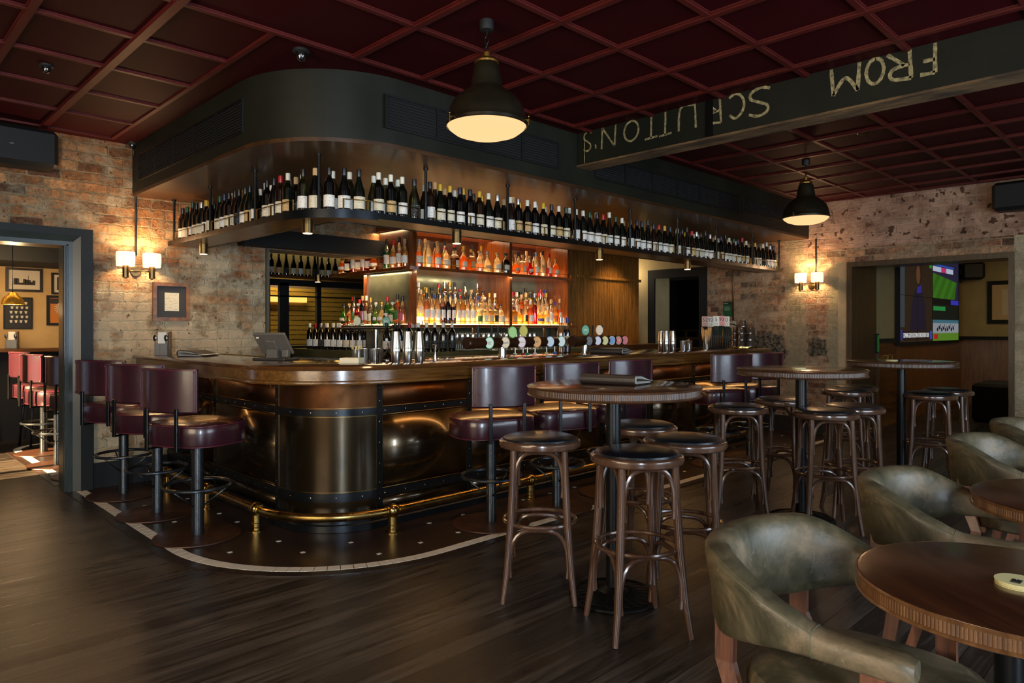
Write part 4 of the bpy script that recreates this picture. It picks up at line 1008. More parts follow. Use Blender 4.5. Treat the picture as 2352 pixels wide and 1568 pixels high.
def spirit(x, y, z, kind, liquid, lb, cp, face, label, group, fill=.7, glass='clear'):
    key = (kind, liquid, glass, round(fill, 1))
    prof, l0, l1, c0, c1, n, _ = sp_prof(kind)
    a0 = PI / 4 if n == 4 else 0
    if key not in _sc:
        zt = prof[-1][1]; zf = zt * fill * .85; P2 = []; mis = []
        done = False
        for i, (r, zz) in enumerate(prof):
            if not done and zz > zf and P2:
                r0, z0 = P2[-1]; f = (zf - z0) / (zz - z0); P2.append((r0 + (r - r0) * f, zf)); done = True
            P2.append((r, zz))
        mis = [0 if P2[i + 1][1] <= zf + 1e-6 else 1 for i in range(len(P2) - 1)]
        g = G().lathe(P2, n=n, a0=a0, mis=mis, smooth=n != 4)
        _sc[key] = g.mesh('body', [GL[liquid], GL[glass]])
    t = link('spirit_bottle', _sc[key], None, (x, y, z), face); tag(t, label, 'bottle', group)
    if lb:
        k = ('lab', kind, lb)
        if k not in _sc:
            rb = max(rad_at(prof, l0 + (l1 - l0) * q / 4) for q in range(5)) + .0008; g = G()
            if n == 4: s_ = rb * .7071 + .0006; g.box(-s_ * .8, -s_ - .001, l0, s_ * .8, -s_, l1)
            else:
                vs = []; fs = []; m = 12
                for i in range(m + 1):
                    a = -PI / 2 - 1.0 + 2.0 * i / m; vs += [(rb * math.cos(a), rb * math.sin(a), l0), (rb * math.cos(a), rb * math.sin(a), l1)]
                for i in range(m): fs.append((2 * i, 2 * i + 2, 2 * i + 3, 2 * i + 1))
                g.add(vs, fs, 0, True)
            _sc[k] = g.mesh('label', LB[lb])
        link('label', _sc[k], t)
    k = ('cap', kind, cp)
    if k not in _sc:
        r = prof[-1][0] + .0006; g = G()
        if kind in ('squat', 'round', 'square'): g.lathe([(r * .8, prof[-1][1] - .01), (r * .85, c0 + .018), (r * 1.15, c0 + .02), (r * 1.15, c1), (.0005, c1 + .001)], n=14)
        else: g.lathe([(r, c0), (r, c1), (.0005, c1 + .001)], n=14)
        _sc[k] = g.mesh('stopper', CP[cp])
    link('stopper', _sc[k], t)
    return t
KIND = ['tall', 'slim', 'squat', 'round', 'square', 'flask', 'tall', 'flask']
KW = {'tall': 'tall', 'slim': 'slender', 'squat': 'squat', 'round': 'rounded', 'square': 'square', 'flask': 'sloping'}
LQ = ['gold', 'amber', 'pale', 'pale', 'gold', 'amber', 'rose', 'pale', 'clear', 'gold', 'red', 'pale']
RAD = {'tall': .036, 'slim': .034, 'squat': .05, 'round': .056, 'square': .038, 'flask': .043}
tier_word = ['front', 'second', 'rear']
for ti, (y0, y1, z, _) in enumerate(steps):
    for ci, (xa, xb) in enumerate(((4.62, 5.83), (5.94, 6.90))):
        x = xa; i = -1
        while True:
            i += 1
            if ti == 0 and ci == 0 and i < 10:
                kd = 'slim'; lq = ['rose', 'gold', 'pale', 'ruby', 'navy', 'ruby', 'pale', 'gold', 'pale', 'pale'][i]; lb = 'white'; cp = 'black'
            elif ti == 0 and ci == 0: kd = rnd.choice(['squat', 'flask', 'square']); lq = rnd.choice(['pale', 'gold', 'navy']); lb = rnd.choice(['white', 'cream', 'black', 'green']); cp = rnd.choice(['black', 'cork', 'silver'])
            else: kd = rnd.choice(KIND); lq = rnd.choice(LQ); lb = rnd.choice(['white', 'cream', 'cream', 'tan', 'orange', 'pink', 'black', None, None, 'blue', 'white']); cp = rnd.choice(['black', 'cork', 'white', 'black', 'silver', 'gold', 'cork', 'blue', 'red'])
            rr_ = RAD[kd]
            if x + 2 * rr_ > xb + .03: break
            cx_ = x + rr_; x += 2 * rr_ + .006
            spirit(cx_, (y0 + y1) / 2 + jj() * .6, z + .0005, kd, lq, lb, cp, rnd.uniform(-.3, .3) * (0 if kd == 'square' else 1), '%s %s-stoppered spirit, %s step, %s from left, %s compartment below top shelf' % (KW[kd], cp, tier_word[ti], ORD[i + 1], ['left', 'right'][ci]), 'spirits on the lit middle shelf', rnd.choice([.5, .7, .7, .9]))
# left return of the middle shelf
for ri, xx in enumerate((4.425,)):
    y = 6.08; i = -1
    while True:
        i += 1; kd = rnd.choice(KIND); y += RAD[kd]
        if y > 7.30: break
        lq = rnd.choice(['amber', 'lime', 'rose', 'gold', 'pale', 'ruby', 'lime', 'red']); cp = rnd.choice(['red', 'black', 'gold', 'white', 'cork', 'green'])
        spirit(xx - .01, y, 1.397, kd, lq, rnd.choice(['white', 'yellow', 'orange', 'green', 'cream', 'pink']), cp, -PI / 2, '%s %s-stoppered liqueur beside the side mirror, %s from the corner' % (KW[kd], cp, ORD[i + 1]), 'liqueurs on the side return', rnd.choice([.5, .7, .9]))
        y += RAD[kd] + .006
for i, y in enumerate(even(7.0, 7.3, .1)):
    kd = rnd.choice(['tall', 'slim', 'tall', 'flask']); cp = rnd.choice(['cork', 'white', 'black', 'red'])
    spirit(4.515, y + .03, 1.3925, kd, rnd.choice(['amber', 'ruby', 'pale', 'gold']), 'cream', cp, -PI / 2, 'taller %s-stoppered liqueur in the rear row of the side return, %s from cabinet' % (cp, ORD[i + 1]), 'liqueurs on the side return', .9)
# top shelf
for ci, (xa, xb) in enumerate(((4.50, 5.62), (5.97, 6.82))):
    for ri, yy in enumerate((6.02, 6.17)):
        xv = even(xa, xb, .115 if ri == 0 else .13)
        for i, x in enumerate(xv):
            kd = rnd.choice(['squat', 'round', 'flask', 'tall', 'flask', 'square'] if ri == 0 else ['tall', 'slim', 'flask', 'tall']); lq = rnd.choice(['amber', 'ruby', 'gold', 'rose', 'pale', 'ruby', 'amber', 'red']); cp = rnd.choice(['black', 'cork', 'gold', 'silver', 'cork', 'red'])
            spirit(x + (0.05 if ri else 0), yy, 2.0085, kd, lq, rnd.choice(['cream', 'white', 'cream', 'tan', None]), cp, rnd.uniform(-.4, .4), '%s %s-stoppered bottle on the top shelf, %s row, %s from left, %s compartment' % (KW[kd], cp, ['front', 'rear'][ri], ORD[i + 1], ['left', 'right'][ci]), 'spirits on the top shelf', rnd.choice([.5, .7, .9]))
spirit(5.70, 6.0, 2.0085, 'squat', 'pale', 'cream', 'cork', 0, 'clear round-shouldered bottle with cork standing alone near the cabinet divider', 'spirits on the top shelf', .9)
spirit(5.82, 5.98, 2.0085, 'squat', 'navy', 'cream', 'black', 0, 'black apothecary bottle with pale label next to the cabinet divider', 'spirits on the top shelf', .9)
for i, y in enumerate([6.1, 6.2, 6.31, 6.43]):
    spirit(4.43, y, 2.0085, ['flask', 'tall', 'flask', 'tall'][i], ['gold', 'rose', 'gold', 'lime'][i], 'white', ['cork', 'black', 'red', 'black'][i], -.9, '%s bottle from the corner on the left return of the top shelf' % ORD[i + 1], 'spirits on the top shelf', .7)
for i, y in enumerate([6.72, 6.82, 6.93, 7.03, 7.14, 7.26, 7.38]):
    spirit(4.45, y, 2.0085, ['round', 'square', 'tall', 'square', 'tall', 'square', 'round'][i], ['amber', 'red', 'red', 'rose', 'red', 'ruby', 'amber'][i], 'white', ['cork', 'red', 'white', 'gold', 'red', 'black', 'cork'][i], -.9, 'red or amber bottle beyond the lintel on the top shelf, %s from the cabinet' % ORD[i + 1], 'bottles at the far end of the top shelf', .7)
# ------------------------------------------------------------------ purple leather bar stools
purple = M('oxblood purple leather', (56, 22, 32), 0.30, var=(38, 16, 25), scale=5, bump=0.05, bscale=22, coat=.3, rvar=.06)
piping = M('leather piping', (84, 34, 46), 0.3)
post_m = M('gunmetal post', (92, 98, 104), 0.28, 0.9, var=(66, 72, 78), scale=6, rvar=.08)
base_m = M('brown steel disc', (70, 42, 27), 0.42, 0.35, var=(50, 30, 20), scale=6, rvar=.1)
def bar_stool(label, loc, rz):
    """local frame: seat faces +y, backrest at -y"""
    t = thing('bar_stool', label, 'bar stool', loc, rz, 'purple leather bar stools')
    G().lathe([(.001, .004), (.264, .004), (.268, .008), (.266, .013), (.254, .015), (.04, .017), (.001, .017)], n=40).build('base_disc', base_m, t)
    G().cyl(0, 0, .016, .60, .036, 24).build('post', post_m, t)
    G().cyl(0, 0, .40, .41, .038, 24)
    g = G(); g.tube([(.205 * math.cos(a), .205 * math.sin(a), .335) for a in [2 * PI * k / 32 for k in range(32)]], .0115, 10, closed=True); g.build('footring', post_m, t)
    for k in range(3):
        a = PI / 6 + 2 * PI * k / 3; G().bar((.2 * math.cos(a), .2 * math.sin(a), .33), (.035 * math.cos(a), .035 * math.sin(a), .20), .005).build('ring_strut', post_m, t)
    # seat: rounded D cushion
    def dring(sc, z):
        P_ = []
        for k in range(40):
            a = 2 * PI * k / 40; c, s_ = math.cos(a), math.sin(a)
            ex = 2 / 3.0 if s_ < 0 else 2 / 2.3
            P_.append((.282 * sc * math.copysign(abs(c) ** ex, c), .262 * sc * math.copysign(abs(s_) ** ex, s_) + .01, z))
        return P_
    g = G(); g.loft([dring(.93, .612), dring(.975, .618), dring(1.0, .635), dring(1.0, .70), dring(.995, .735), dring(.972, .748), dring(.95, .752), dring(.80, .762), dring(.4, .768)]); g.build('seat', purple, t)
    g = G(); g.tube(dring(.985, .746), .0035, 6, closed=True); g.tube(dring(.985, .62), .0035, 6, closed=True); g.build('seat_piping', piping, t)
    g = G()
    for sx in (-.12, .12): g.box(sx - .012, -.29, .600, sx + .012, .17, .611)
    g.box(-.12, -.02, .598, .12, .02, .609); g.cyl(0, 0, .585, .6, .06, 16); g.build('seat_bracket', steel, t)
    for sx in (-.12, .12): G().box(sx - .012, -.292, .60, sx + .012, -.278, .86, bev=.002).build('back_bar', steel, t)
    # curved back pad
    def arc(rad, a): return (rad * math.sin(a), -.285 + (.42 - rad * math.cos(a)))
    rings = []
    m = 14; A = .56
    for i in range(m + 1):
        a = -A + 2 * A * i / m
        th = .034 if 0 < i < m else .024
        xo, yo = arc(.42 + th * .35, a); xi, yi = arc(.42 - th, a)
        e = .012; zt, zb = 1.105 - .004 * abs(i - m / 2) / m, .83
        rings.append([(xo, yo, zb + e), (xo, yo, zt - e), (xo * .7 + xi * .3, yo * .7 + yi * .3, zt), (xo * .3 + xi * .7, yo * .3 + yi * .7, zt), (xi, yi, zt - e), (xi, yi, zb + e), (xo * .3 + xi * .7, yo * .3 + yi * .7, zb), (xo * .7 + xi * .3, yo * .7 + yi * .3, zb)])
    g = G(); g.loft(rings); g.build('backrest', purple, t)
    # stitched roll along both sides and the top
    g = G(); P_ = []
    for i in range(m + 1): x, y = arc(.437, -A + 2 * A * i / m); P_.append((x, y, 1.098))
    g.tube(P_, .0045, 6)
    for s_ in (-1, 1):
        x, y = arc(.435, s_ * (A - .03)); g.tube([(x, y, .84), (x, y, 1.095)], .0055, 6)
        for z in (.852, 1.083): g.sphere(x, y - .006, z, .006, 8)
    g.build('back_piping', piping, t)
    return t
s0 = bar_stool('purple leather bar stool nearest the curved bar corner on the left run', (1.735, 4.649, 0), -PI / 2 + .42)
dup(s0, (1.737, 5.418, 0), -PI / 2 + .62, 'purple leather bar stool in the middle of the left run of three')
dup(s0, (1.739, 6.224, 0), -PI / 2 + .55, 'purple leather bar stool beside the dark green doorway casing')
for i, (x, y, r) in enumerate([(1.72, 7.30, .15), (1.66, 8.05, .2), (1.713, 8.94, .2)]):
    dup(s0, (x, y, 0), -PI / 2 + r, ['purple bar stool beyond the left doorway, half hidden by the door jamb', 'purple bar stool beyond the left doorway, middle of the three', 'purple bar stool beyond the left doorway, farthest along the bar'][i])
for i, (x, y, r, lb) in enumerate([(3.292, 3.526, -.36, 'purple leather bar stool at the right run nearest the bar corner'), (3.95, 3.503, -.36, 'purple leather bar stool second from the corner on the right run'),
     (4.61, 3.49, -.2, 'purple leather bar stool behind the nearest high table'), (6.32, 3.47, -.5, 'purple leather bar stool with its back left of the second high table'), (6.93, 3.44, -.4, 'purple leather bar stool at the bar end nearest the right brick wall')]):
    dup(s0, (x, y, 0), r, lb)

# ------------------------------------------------------------------ bentwood stools
bent = M('brown bentwood', (66, 44, 32), 0.24, var=(86, 60, 44), scale=10, stretch=(1, 1, .15), coat=.6, rvar=.05)
navy = M('blue black vinyl', (14, 18, 24), 0.3, coat=.2, bump=.05, bscale=80)
def bent_stool(label, loc, rz):
    t = thing('bentwood_stool', label, 'stool', loc, rz, 'bentwood stools around the high tables')
    g = G(); g.lathe([(.165, .748), (.2, .746), (.208, .752), (.211, .765), (.209, .778), (.202, .784), (.192, .786), (.165, .786)], n=40); g.lathe([(.001, .752), (.168, .752), (.168, .78), (.001, .78)], n=32); g.build('seat_rim', bent, t)
    G().lathe([(.19, .784), (.186, .795), (.16, .803), (.08, .807), (.001, .808)], n=36).build('seat_pad', navy, t)
    feet = []
    for k in range(4):
        a = PI / 4 + PI / 2 * k; c, s_ = math.cos(a), math.sin(a)
        P_ = [(.178 * c, .178 * s_, .75), (.184 * c, .184 * s_, .6), (.198 * c, .198 * s_, .38), (.225 * c, .225 * s_, .14), (.25 * c, .25 * s_, .0)]
        G().tube(P_, [.0175, .0185, .019, .0165, .0135], 12, up=(c, s_, 0)).build('leg', bent, t)
    g = G(); R_ = .183
    g.tube([(R_ * math.cos(a), R_ * math.sin(a), .375) for a in [2 * PI * k / 36 for k in range(36)]], .0105, 8, closed=True); g.build('footring', bent, t)
    def legp(k, z):
        a = PI / 4 + PI / 2 * k
        for (r0, z0), (r1, z1) in zip([(.178, .75), (.184, .6), (.198, .38), (.225, .14), (.25, 0)], [(.184, .6), (.198, .38), (.225, .14), (.25, 0)]):
            if z >= z1: f = (z0 - z) / (z0 - z1); r = r0 + (r1 - r0) * f; break
        return Vector((r * math.cos(a), r * math.sin(a), z))
    for k in range(4):
        for z0, z1, nm in ((.56, .735, 'upper_arch'), (.17, .355, 'lower_arch')):
            A_ = legp(k, z0); B_ = legp(k + 1, z0); u = (B_ - A_).normalized(); mid = (A_ + B_) / 2; inw = -mid.normalized(); inw.z = 0
            hw = (B_ - A_).length / 2 - .012; P_ = []
            for i in range(17):
                f = -1 + i / 8.0
                x = hw * math.copysign(min(1, abs(math.sin(f * PI / 2)) ** .8), f); zz = z0 + (z1 - z0) * (1 - abs(f) ** 2.6)
                # tails run down the legs, crown tucks under seat or ring
                P_.append(mid + u * x + inw * (.004 + .012 * (1 - abs(f))) + Vector((0, 0, zz - z0)))
            P_ = [P_[0] - Vector((0, 0, .045)) + u * .004] + P_ + [P_[-1] - Vector((0, 0, .045)) - u * .004]
            G().tube(P_, .011, 8, up=tuple(inw)).build(nm, bent, t)
    return t
b0 = bent_stool('bentwood stool left of the nearest high table', (2.62, 2.44, 0), .72)
ST = [((2.625, 1.845), .25 - PI / 4, 'bentwood stool in front of the nearest high table, closest to the camera'), ((3.12, 1.90), .62, 'bentwood stool right of the nearest high table post'), ((3.40, 2.36), .1, 'bentwood stool behind the nearest high table, seat mostly hidden by front stools'),
      ((4.69, 2.42), -.9, 'bentwood stool left of the second high table'), ((5.42, 2.42), .1, 'bentwood stool behind the second high table post'), ((4.84, 1.86), -.9, 'bentwood stool in front of the second high table'), ((5.30, 1.84), .6, 'bentwood stool right of the second high table, partly behind the front one'),
      ((6.62, 2.36), .2, 'bentwood stool left of the farthest high table'), ((7.1, 2.45), .5, 'bentwood stool behind the farthest high table'), ((6.78, 1.73), .3, 'bentwood stool in front of the farthest high table'), ((7.3, 1.72), .1, 'bentwood stool right of the farthest high table')]
for (x, y), r, lb in ST: dup(b0, (x, y, 0), r, lb)

# ------------------------------------------------------------------ high tables
def high_table(label, loc, rz):
    t = thing('high_table', label, 'high table', loc, rz, 'round high tables')
    wd = wood('table veneer', (62, 34, 16), (104, 60, 30), 'x', .16, .8, .6)
    G().lathe([(.001, 1.058), (.425, 1.058), (.431, 1.062), (.431, 1.064), (.427, 1.0655), (.001, 1.0655)], n=56).build('tabletop', wd, t)
    g = G(); g.lathe([(.42, 1.018), (.428, 1.016), (.434, 1.021), (.431, 1.026), (.425, 1.028), (.425, 1.054), (.434, 1.056), (.436, 1.061), (.433, 1.065), (.42, 1.058)], n=56)
    for k in range(260): a = 2 * PI * k / 260; g.bar((.4195 * math.cos(a), .4195 * math.sin(a), 1.027), (.4195 * math.cos(a), .4195 * math.sin(a), 1.055), .0075, 12)
    g.build('ribbed_edge', wood('ribbed edge', (50, 30, 18), (82, 54, 32), 'z', .35, .3), t)
    G().box(-.2, -.2, 1.01, .2, .2, 1.018).build('mounting_plate', blk, t)
    G().cyl(0, 0, .03, 1.012, .037, 24).build('post', M('black post', (30, 32, 34), .3, .6), t)
    iron = M('cast iron', (20, 20, 21), .4, .5)
    g = G(); g.lathe([(.001, .006), (.215, .0), (.225, .006), (.225, .016), (.214, .022), (.205, .016), (.07, .036), (.05, .05), (.038, .06), (.001, .06)], n=44)
    for k in range(24):
        a = 2 * PI * k / 24; c, s_ = math.cos(a), math.sin(a); w_ = .024
        P_ = []
        for i in range(9):
            f = -1 + i / 4; rr = .2 - .018 * f * f; P_.append((rr * c - f * w_ * s_, rr * s_ + f * w_ * c, .02))
        P_ = [(.075 * c + .004 * s_, .075 * s_ - .004 * c, .036)] + P_ + [(.075 * c - .004 * s_, .075 * s_ + .004 * c, .036)]
        g.tube(P_, .0028, 4)
    g.build('base', iron, t)
    return t
h0 = high_table('nearest round high table with a folded menu on top', (2.83, 2.13, 0), .3)
dup(h0, (4.92, 2.06, 0), 1.2, 'second round high table, in front of the pale plastered pier'); dup(h0, (6.71, 1.93, 0), .7, 'farthest round high table, in front of the wide screen room opening')

# ------------------------------------------------------------------ low tables
def low_table(label, loc, rz, r=.36):
    t = thing('low_table', label, 'table', loc, rz, 'round low dining tables')
    G().lathe([(.001, .738), (r - .008, .738), (r - .002, .741), (r - .003, .744), (r - .010, .7455), (.001, .7455)], n=64).build('tabletop', wood('low table veneer', (42, 22, 12), (74, 40, 20), 'x', .26, .5, 1.4), t)
    g = G(); g.lathe([(r - .02, .700), (r - .004, .698), (r + .003, .702), (r - .001, .707), (r - .006, .709), (r - .006, .733), (r + .001, .735), (r + .003, .740), (r - .001, .744), (r - .02, .738)], n=64)
    n = 250
    for k in range(n): a = 2 * PI * k / n; g.bar(((r - .010) * math.cos(a), (r - .010) * math.sin(a), .708), ((r - .010) * math.cos(a), (r - .010) * math.sin(a), .734), .0062, 12)
    g.build('ribbed_edge', wood('ribbed edge low', (78, 50, 28), (118, 82, 48), 'z', .35, .3), t)
    G().cyl(0, 0, .02, .70, .04, 24).build('post', M('black post', (0, 0, 0)), t)
    G().box(-.15, -.15, .69, .15, .15, .70).build('mounting_plate', blk, t)
    G().lathe([(.001, 0), (.21, 0), (.218, .006), (.214, .014), (.06, .03), (.045, .05), (.001, .05)], n=36).build('base', M('cast iron', (0, 0, 0)), t)
    return t
l0 = low_table('nearest low round wooden table with a stack of cream coasters', (2.005, .335, 0), .9, .335)
l1 = low_table('low round wooden table behind the nearest one, among green chairs', (3.17, .28, 0), .4, .38)

# ------------------------------------------------------------------ green leather tub chairs
def leather_mat():
    m = bpy.data.materials.new('worn green leather'); t, b = nodes(m); tc = N(t, 'ShaderNodeTexCoord')
    n1 = N(t, 'ShaderNodeTexNoise', i_Scale=4.5, i_Detail=10.0, i_Roughness=.7, i_Distortion=.6); L(t, tc.outputs['Object'], n1.inputs['Vector'])
    r = ramp(t, [(.34, lin((42, 40, 28))), (.5, lin((78, 71, 51))), (.64, lin((120, 102, 76)))]); L(t, n1.outputs['Fac'], r.inputs[0])
    mp = N(t, 'ShaderNodeMapping'); mp.inputs['Scale'].default_value = (9, 38, 16); mp.inputs['Rotation'].default_value = (.5, .9, .3); L(t, tc.outputs['Object'], mp.inputs[0])
    n2 = N(t, 'ShaderNodeTexNoise', i_Scale=1.0, i_Detail=5.0, i_Roughness=.6, i_Distortion=1.2); L(t, mp.outputs[0], n2.inputs['Vector'])
    r2 = ramp(t, [(.66, (0, 0, 0, 1)), (.72, (.6, .6, .6, 1))]); L(t, n2.outputs['Fac'], r2.inputs[0])
    mx = N(t, 'ShaderNodeMix', data_type='RGBA'); L(t, r2.outputs[0], mx.inputs[0]); L(t, r.outputs[0], mx.inputs[6]); mx.inputs[7].default_value = lin((140, 132, 102)); L(t, mx.outputs[2], b.inputs['Base Color'])
    mr = N(t, 'ShaderNodeMapRange', i_1=.35, i_2=.65, i_3=.32, i_4=.55); L(t, n1.outputs['Fac'], mr.inputs[0]); L(t, mr.outputs[0], b.inputs['Roughness'])
    n3 = N(t, 'ShaderNodeTexNoise', i_Scale=26.0, i_Detail=6.0, i_Roughness=.6, i_Distortion=.8); L(t, tc.outputs['Object'], n3.inputs['Vector'])
    bp = N(t, 'ShaderNodeBump', i_Strength=.35, i_Distance=.006); L(t, n3.outputs['Fac'], bp.inputs['Height']); L(t, bp.outputs[0], b.inputs['Normal']); return m
leather = leather_mat()
leg_w = wood('chair leg oak', (70, 38, 24), (122, 74, 50), 'z', .42, .1)
seam_m = M('leather seam', (92, 90, 66), .6)
def tub_chair(label, loc, rz):
    """local frame: sitter faces -y; back at +y"""
    t = thing('tub_armchair', label, 'armchair', loc, rz, 'green leather tub armchairs')
    W = .285; pth = []
    # parameter along the horseshoe, t=-1..1
    def path(u):
        s_ = 1 if u > 0 else -1; a = abs(u)
        if a > .56:                                   # straight arm
            f = (a - .56) / .44; return (s_ * (W - .01 * f), .02 - .25 * f)
        an = a / .56 * PI / 2; e = .86
        return (s_ * W * math.sin(an) ** e, .02 + .27 * max(0, math.cos(an)) ** e)
    def sm(a, b, x): x = max(0, min(1, (x - a) / (b - a))); return x * x * (3 - 2 * x)
    rings = []; inner = []; K = 56
    for i in range(K + 1):
        u = -1 + 2 * i / K; a = abs(u)
        x, y = path(u); x2, y2 = path(min(1, u + .01)); x1, y1 = path(max(-1, u - .01)); tx, ty = x2 - x1, y2 - y1; l = math.hypot(tx, ty); nx, ny = ty / l, -tx / l     # outward-ish normal
        if nx * x + ny * (y - .02) < 0: nx, ny = -nx, -ny
        k = sm(.28, .70, a)                           # 0 back, 1 arm
        top = .788 * (1 - k) + .672 * k; bot = .560 * (1 - sm(.2, .62, a)) + .612 * sm(.2, .62, a)
        th = .039 * (1 - k) + .036 * k
        roll = .012 * (1 - k)
        hh = (top - bot) / 2; zc = (top + bot) / 2
        end = 1.0 if a < .985 else .72
        ring = []
        for j in range(16):
            an = 2 * PI * j / 16; c, s_ = math.cos(an), math.sin(an)
            ex = .55
            d = th * end * math.copysign(abs(c) ** ex, c); z = zc + hh * end * math.copysign(abs(s_) ** (.42 if k < .5 else .6), s_)
            lean = (z - bot) / (top - bot) * .028 * (1 - k) - .012 * math.sin(PI * (z - bot) / (top - bot)) * (1 - k)
            ring.append((x + nx * (d + lean), y + ny * (d + lean), z))
        rings.append(ring)
    g = G(); g.loft(rings); g.build('back_and_arms', leather, t)
    # seams: one along the outer shoulder each side, one across each arm
    g = G()
    for i0, i1 in ((10, K - 10),):
        g.tube([tuple(Vector(rings[i][2]) + Vector((0, 0, .0))) for i in range(i0, i1 + 1)], .0014, 5)
    for i in (10, K - 10): g.tube([tuple(Vector(p) * 1.0) for p in rings[i]], .0016, 5, closed=True)
    g.build('seam', seam_m, t)
    def sq(sc, z, yo=0):
        P_ = []
        for k in range(36):
            a = 2 * PI * k / 36; c, s_ = math.cos(a), math.sin(a); ex = .62 if s_ < 0 else .8
            P_.append((.262 * sc * math.copysign(abs(c) ** ex, c), .265 * sc * math.copysign(abs(s_) ** ex, s_) - .03, z))
        return P_
    g = G(); g.loft([sq(.93, .375), sq(.99, .385), sq(1, .42), sq(1, .455), sq(.96, .478), sq(.8, .490), sq(.4, .496)]); g.build('seat', leather, t)
    for s_ in (-1, 1):
        # flat bent legs: front ones carry the arm ends, rear ones kink forward under the seat
        for nm, P_, w_ in (('leg', [(s_ * .283, -.15, .625), (s_ * .286, -.15, .48), (s_ * .284, -.155, .36), (s_ * .282, -.17, .18), (s_ * .285, -.19, .0)], 0),
                           ('leg', [(s_ * .222, .225, .60), (s_ * .224, .225, .50), (s_ * .236, .19, .42), (s_ * .25, .165, .36), (s_ * .255, .19, .2), (s_ * .26, .25, .0)], 1)):
            rings2 = []
            for i, p in enumerate(P_):
                f = i / (len(P_) - 1); a_ = .011; b_ = .026 - .008 * f
                rings2.append([(p[0] + dx * a_, p[1] + dy * b_, p[2]) for dx, dy in ((-1, -1), (1, -1), (1, 1), (-1, 1))])
            # smooth by subdividing
            r3 = []
            for a2, b2 in zip(rings2, rings2[1:]):
                for q in range(3): r3.append([tuple(Vector(a2[m]).lerp(Vector(b2[m]), q / 3)) for m in range(4)])
            r3.append(rings2[-1])
            g = G(); g.loft(r3, smooth=False); g.build(nm, leg_w, t)
    g = G(); g.box(-.25, -.2, .36, .25, -.17, .385); g.box(-.25, .13, .36, .25, .16, .385); g.build('seat_rail', leg_w, t)
    return t
c0 = tub_chair('nearest green leather tub armchair at the bottom right, tucked to the coaster table', (1.875, .66, 0), 0.0)
for x, y, r, lb in ((2.955, .64, .03, 'green leather tub armchair at the second low table, second from the front'), (4.255, .65, -.02, 'third green leather tub armchair along the row, before the cream brick wall'), (5.20, .64, .04, 'farthest green leather tub armchair, cut by the right edge of the view')):
    dup(c0, (x, y, 0), r, lb)
# chair on the far side of the nearest table, only its legs show
# ------------------------------------------------------------------ pendant lamps
shade_m = M('dark bronze enamel', (40, 36, 26), 0.3, 0.6, var=(52, 46, 32), scale=5, rvar=.08, coat=.3)
glassm = emis('pendant diffuser', (255, 200, 140), 1.25)
def pendant(label, loc, e):
    t = thing('pendant_lamp', label, 'pendant lamp', loc, .6, 'industrial pendant lamps')   # origin at the ceiling
    G().lathe([(.001, 0), (.036, 0), (.037, -.03), (.034, -.05), (.012, -.055), (.001, -.055)], n=24).build('ceiling_rose', blk, t)
    g = G(); g.tube([(0, 0, -.05), (0, 0, -.085)], .009, 8)
    for k, z in enumerate((-.10, -.128, -.152)):
        ax = k % 2; g.tube([((.011 * math.cos(a) if ax else 0), (0 if ax else .011 * math.cos(a)), z + .018 * math.sin(a)) for a in [2 * PI * i / 14 for i in range(14)]], .0026, 6, closed=True)
    g.build('chain', M('dark chain', (60, 56, 50), .3, .9), t)
    G().lathe([(.001, -.165), (.018, -.165), (.018, -.188), (.03, -.192), (.055, -.205), (.063, -.215), (.062, -.224), (.001, -.224)], n=28).build('brass_cap', M('old brass cap', (150, 110, 50), .35, .9), t)
    prof = [(.055, -.222), (.066, -.24), (.075, -.29), (.084, -.345), (.088, -.352), (.108, -.366), (.148, -.395), (.178, -.43), (.197, -.47), (.206, -.51), (.209, -.53), (.213, -.535), (.213, -.55), (.208, -.553), (.200, -.54), (.19, -.48), (.165, -.43), (.08, -.37), (.05, -.24)]
    G().lathe(prof, n=48).build('shade', shade_m, t)
    G().lathe([(.206, -.545), (.196, -.562), (.165, -.585), (.11, -.603), (.05, -.611), (.001, -.613)], n=40).build('diffuser', glassm, t)
    for k in range(3):
        a = 2 * PI * k / 3 + .35; c, s_ = math.cos(a), math.sin(a); g = G()
        g.bar((.205 * c, .205 * s_, -.535), (.236 * c, .236 * s_, -.54), .004); g.bar((.232 * c, .232 * s_, -.525), (.232 * c, .232 * s_, -.565), .003)
        g.bar((.232 * c - .014 * s_, .232 * s_ + .014 * c, -.548), (.232 * c + .014 * s_, .232 * s_ - .014 * c, -.548), .004); g.sphere(.232 * c, .232 * s_, -.522, .006, 8)
        g.build('wing_nut_clamp', brass, t)
    lamp('pendant_light', 'SPOT', (loc[0], loc[1], loc[2] - .63), e, (1.0, .62, .32), spot_size=2.7, spot_blend=1.0, shadow_soft_size=.12)
    return t
pendant('large dark bronze pendant lamp hanging in front of the bar corner', (2.459, 2.668, H), 16)
pendant('dark bronze pendant lamp hanging near the right brick wall', (6.656, 2.74, H), 14)

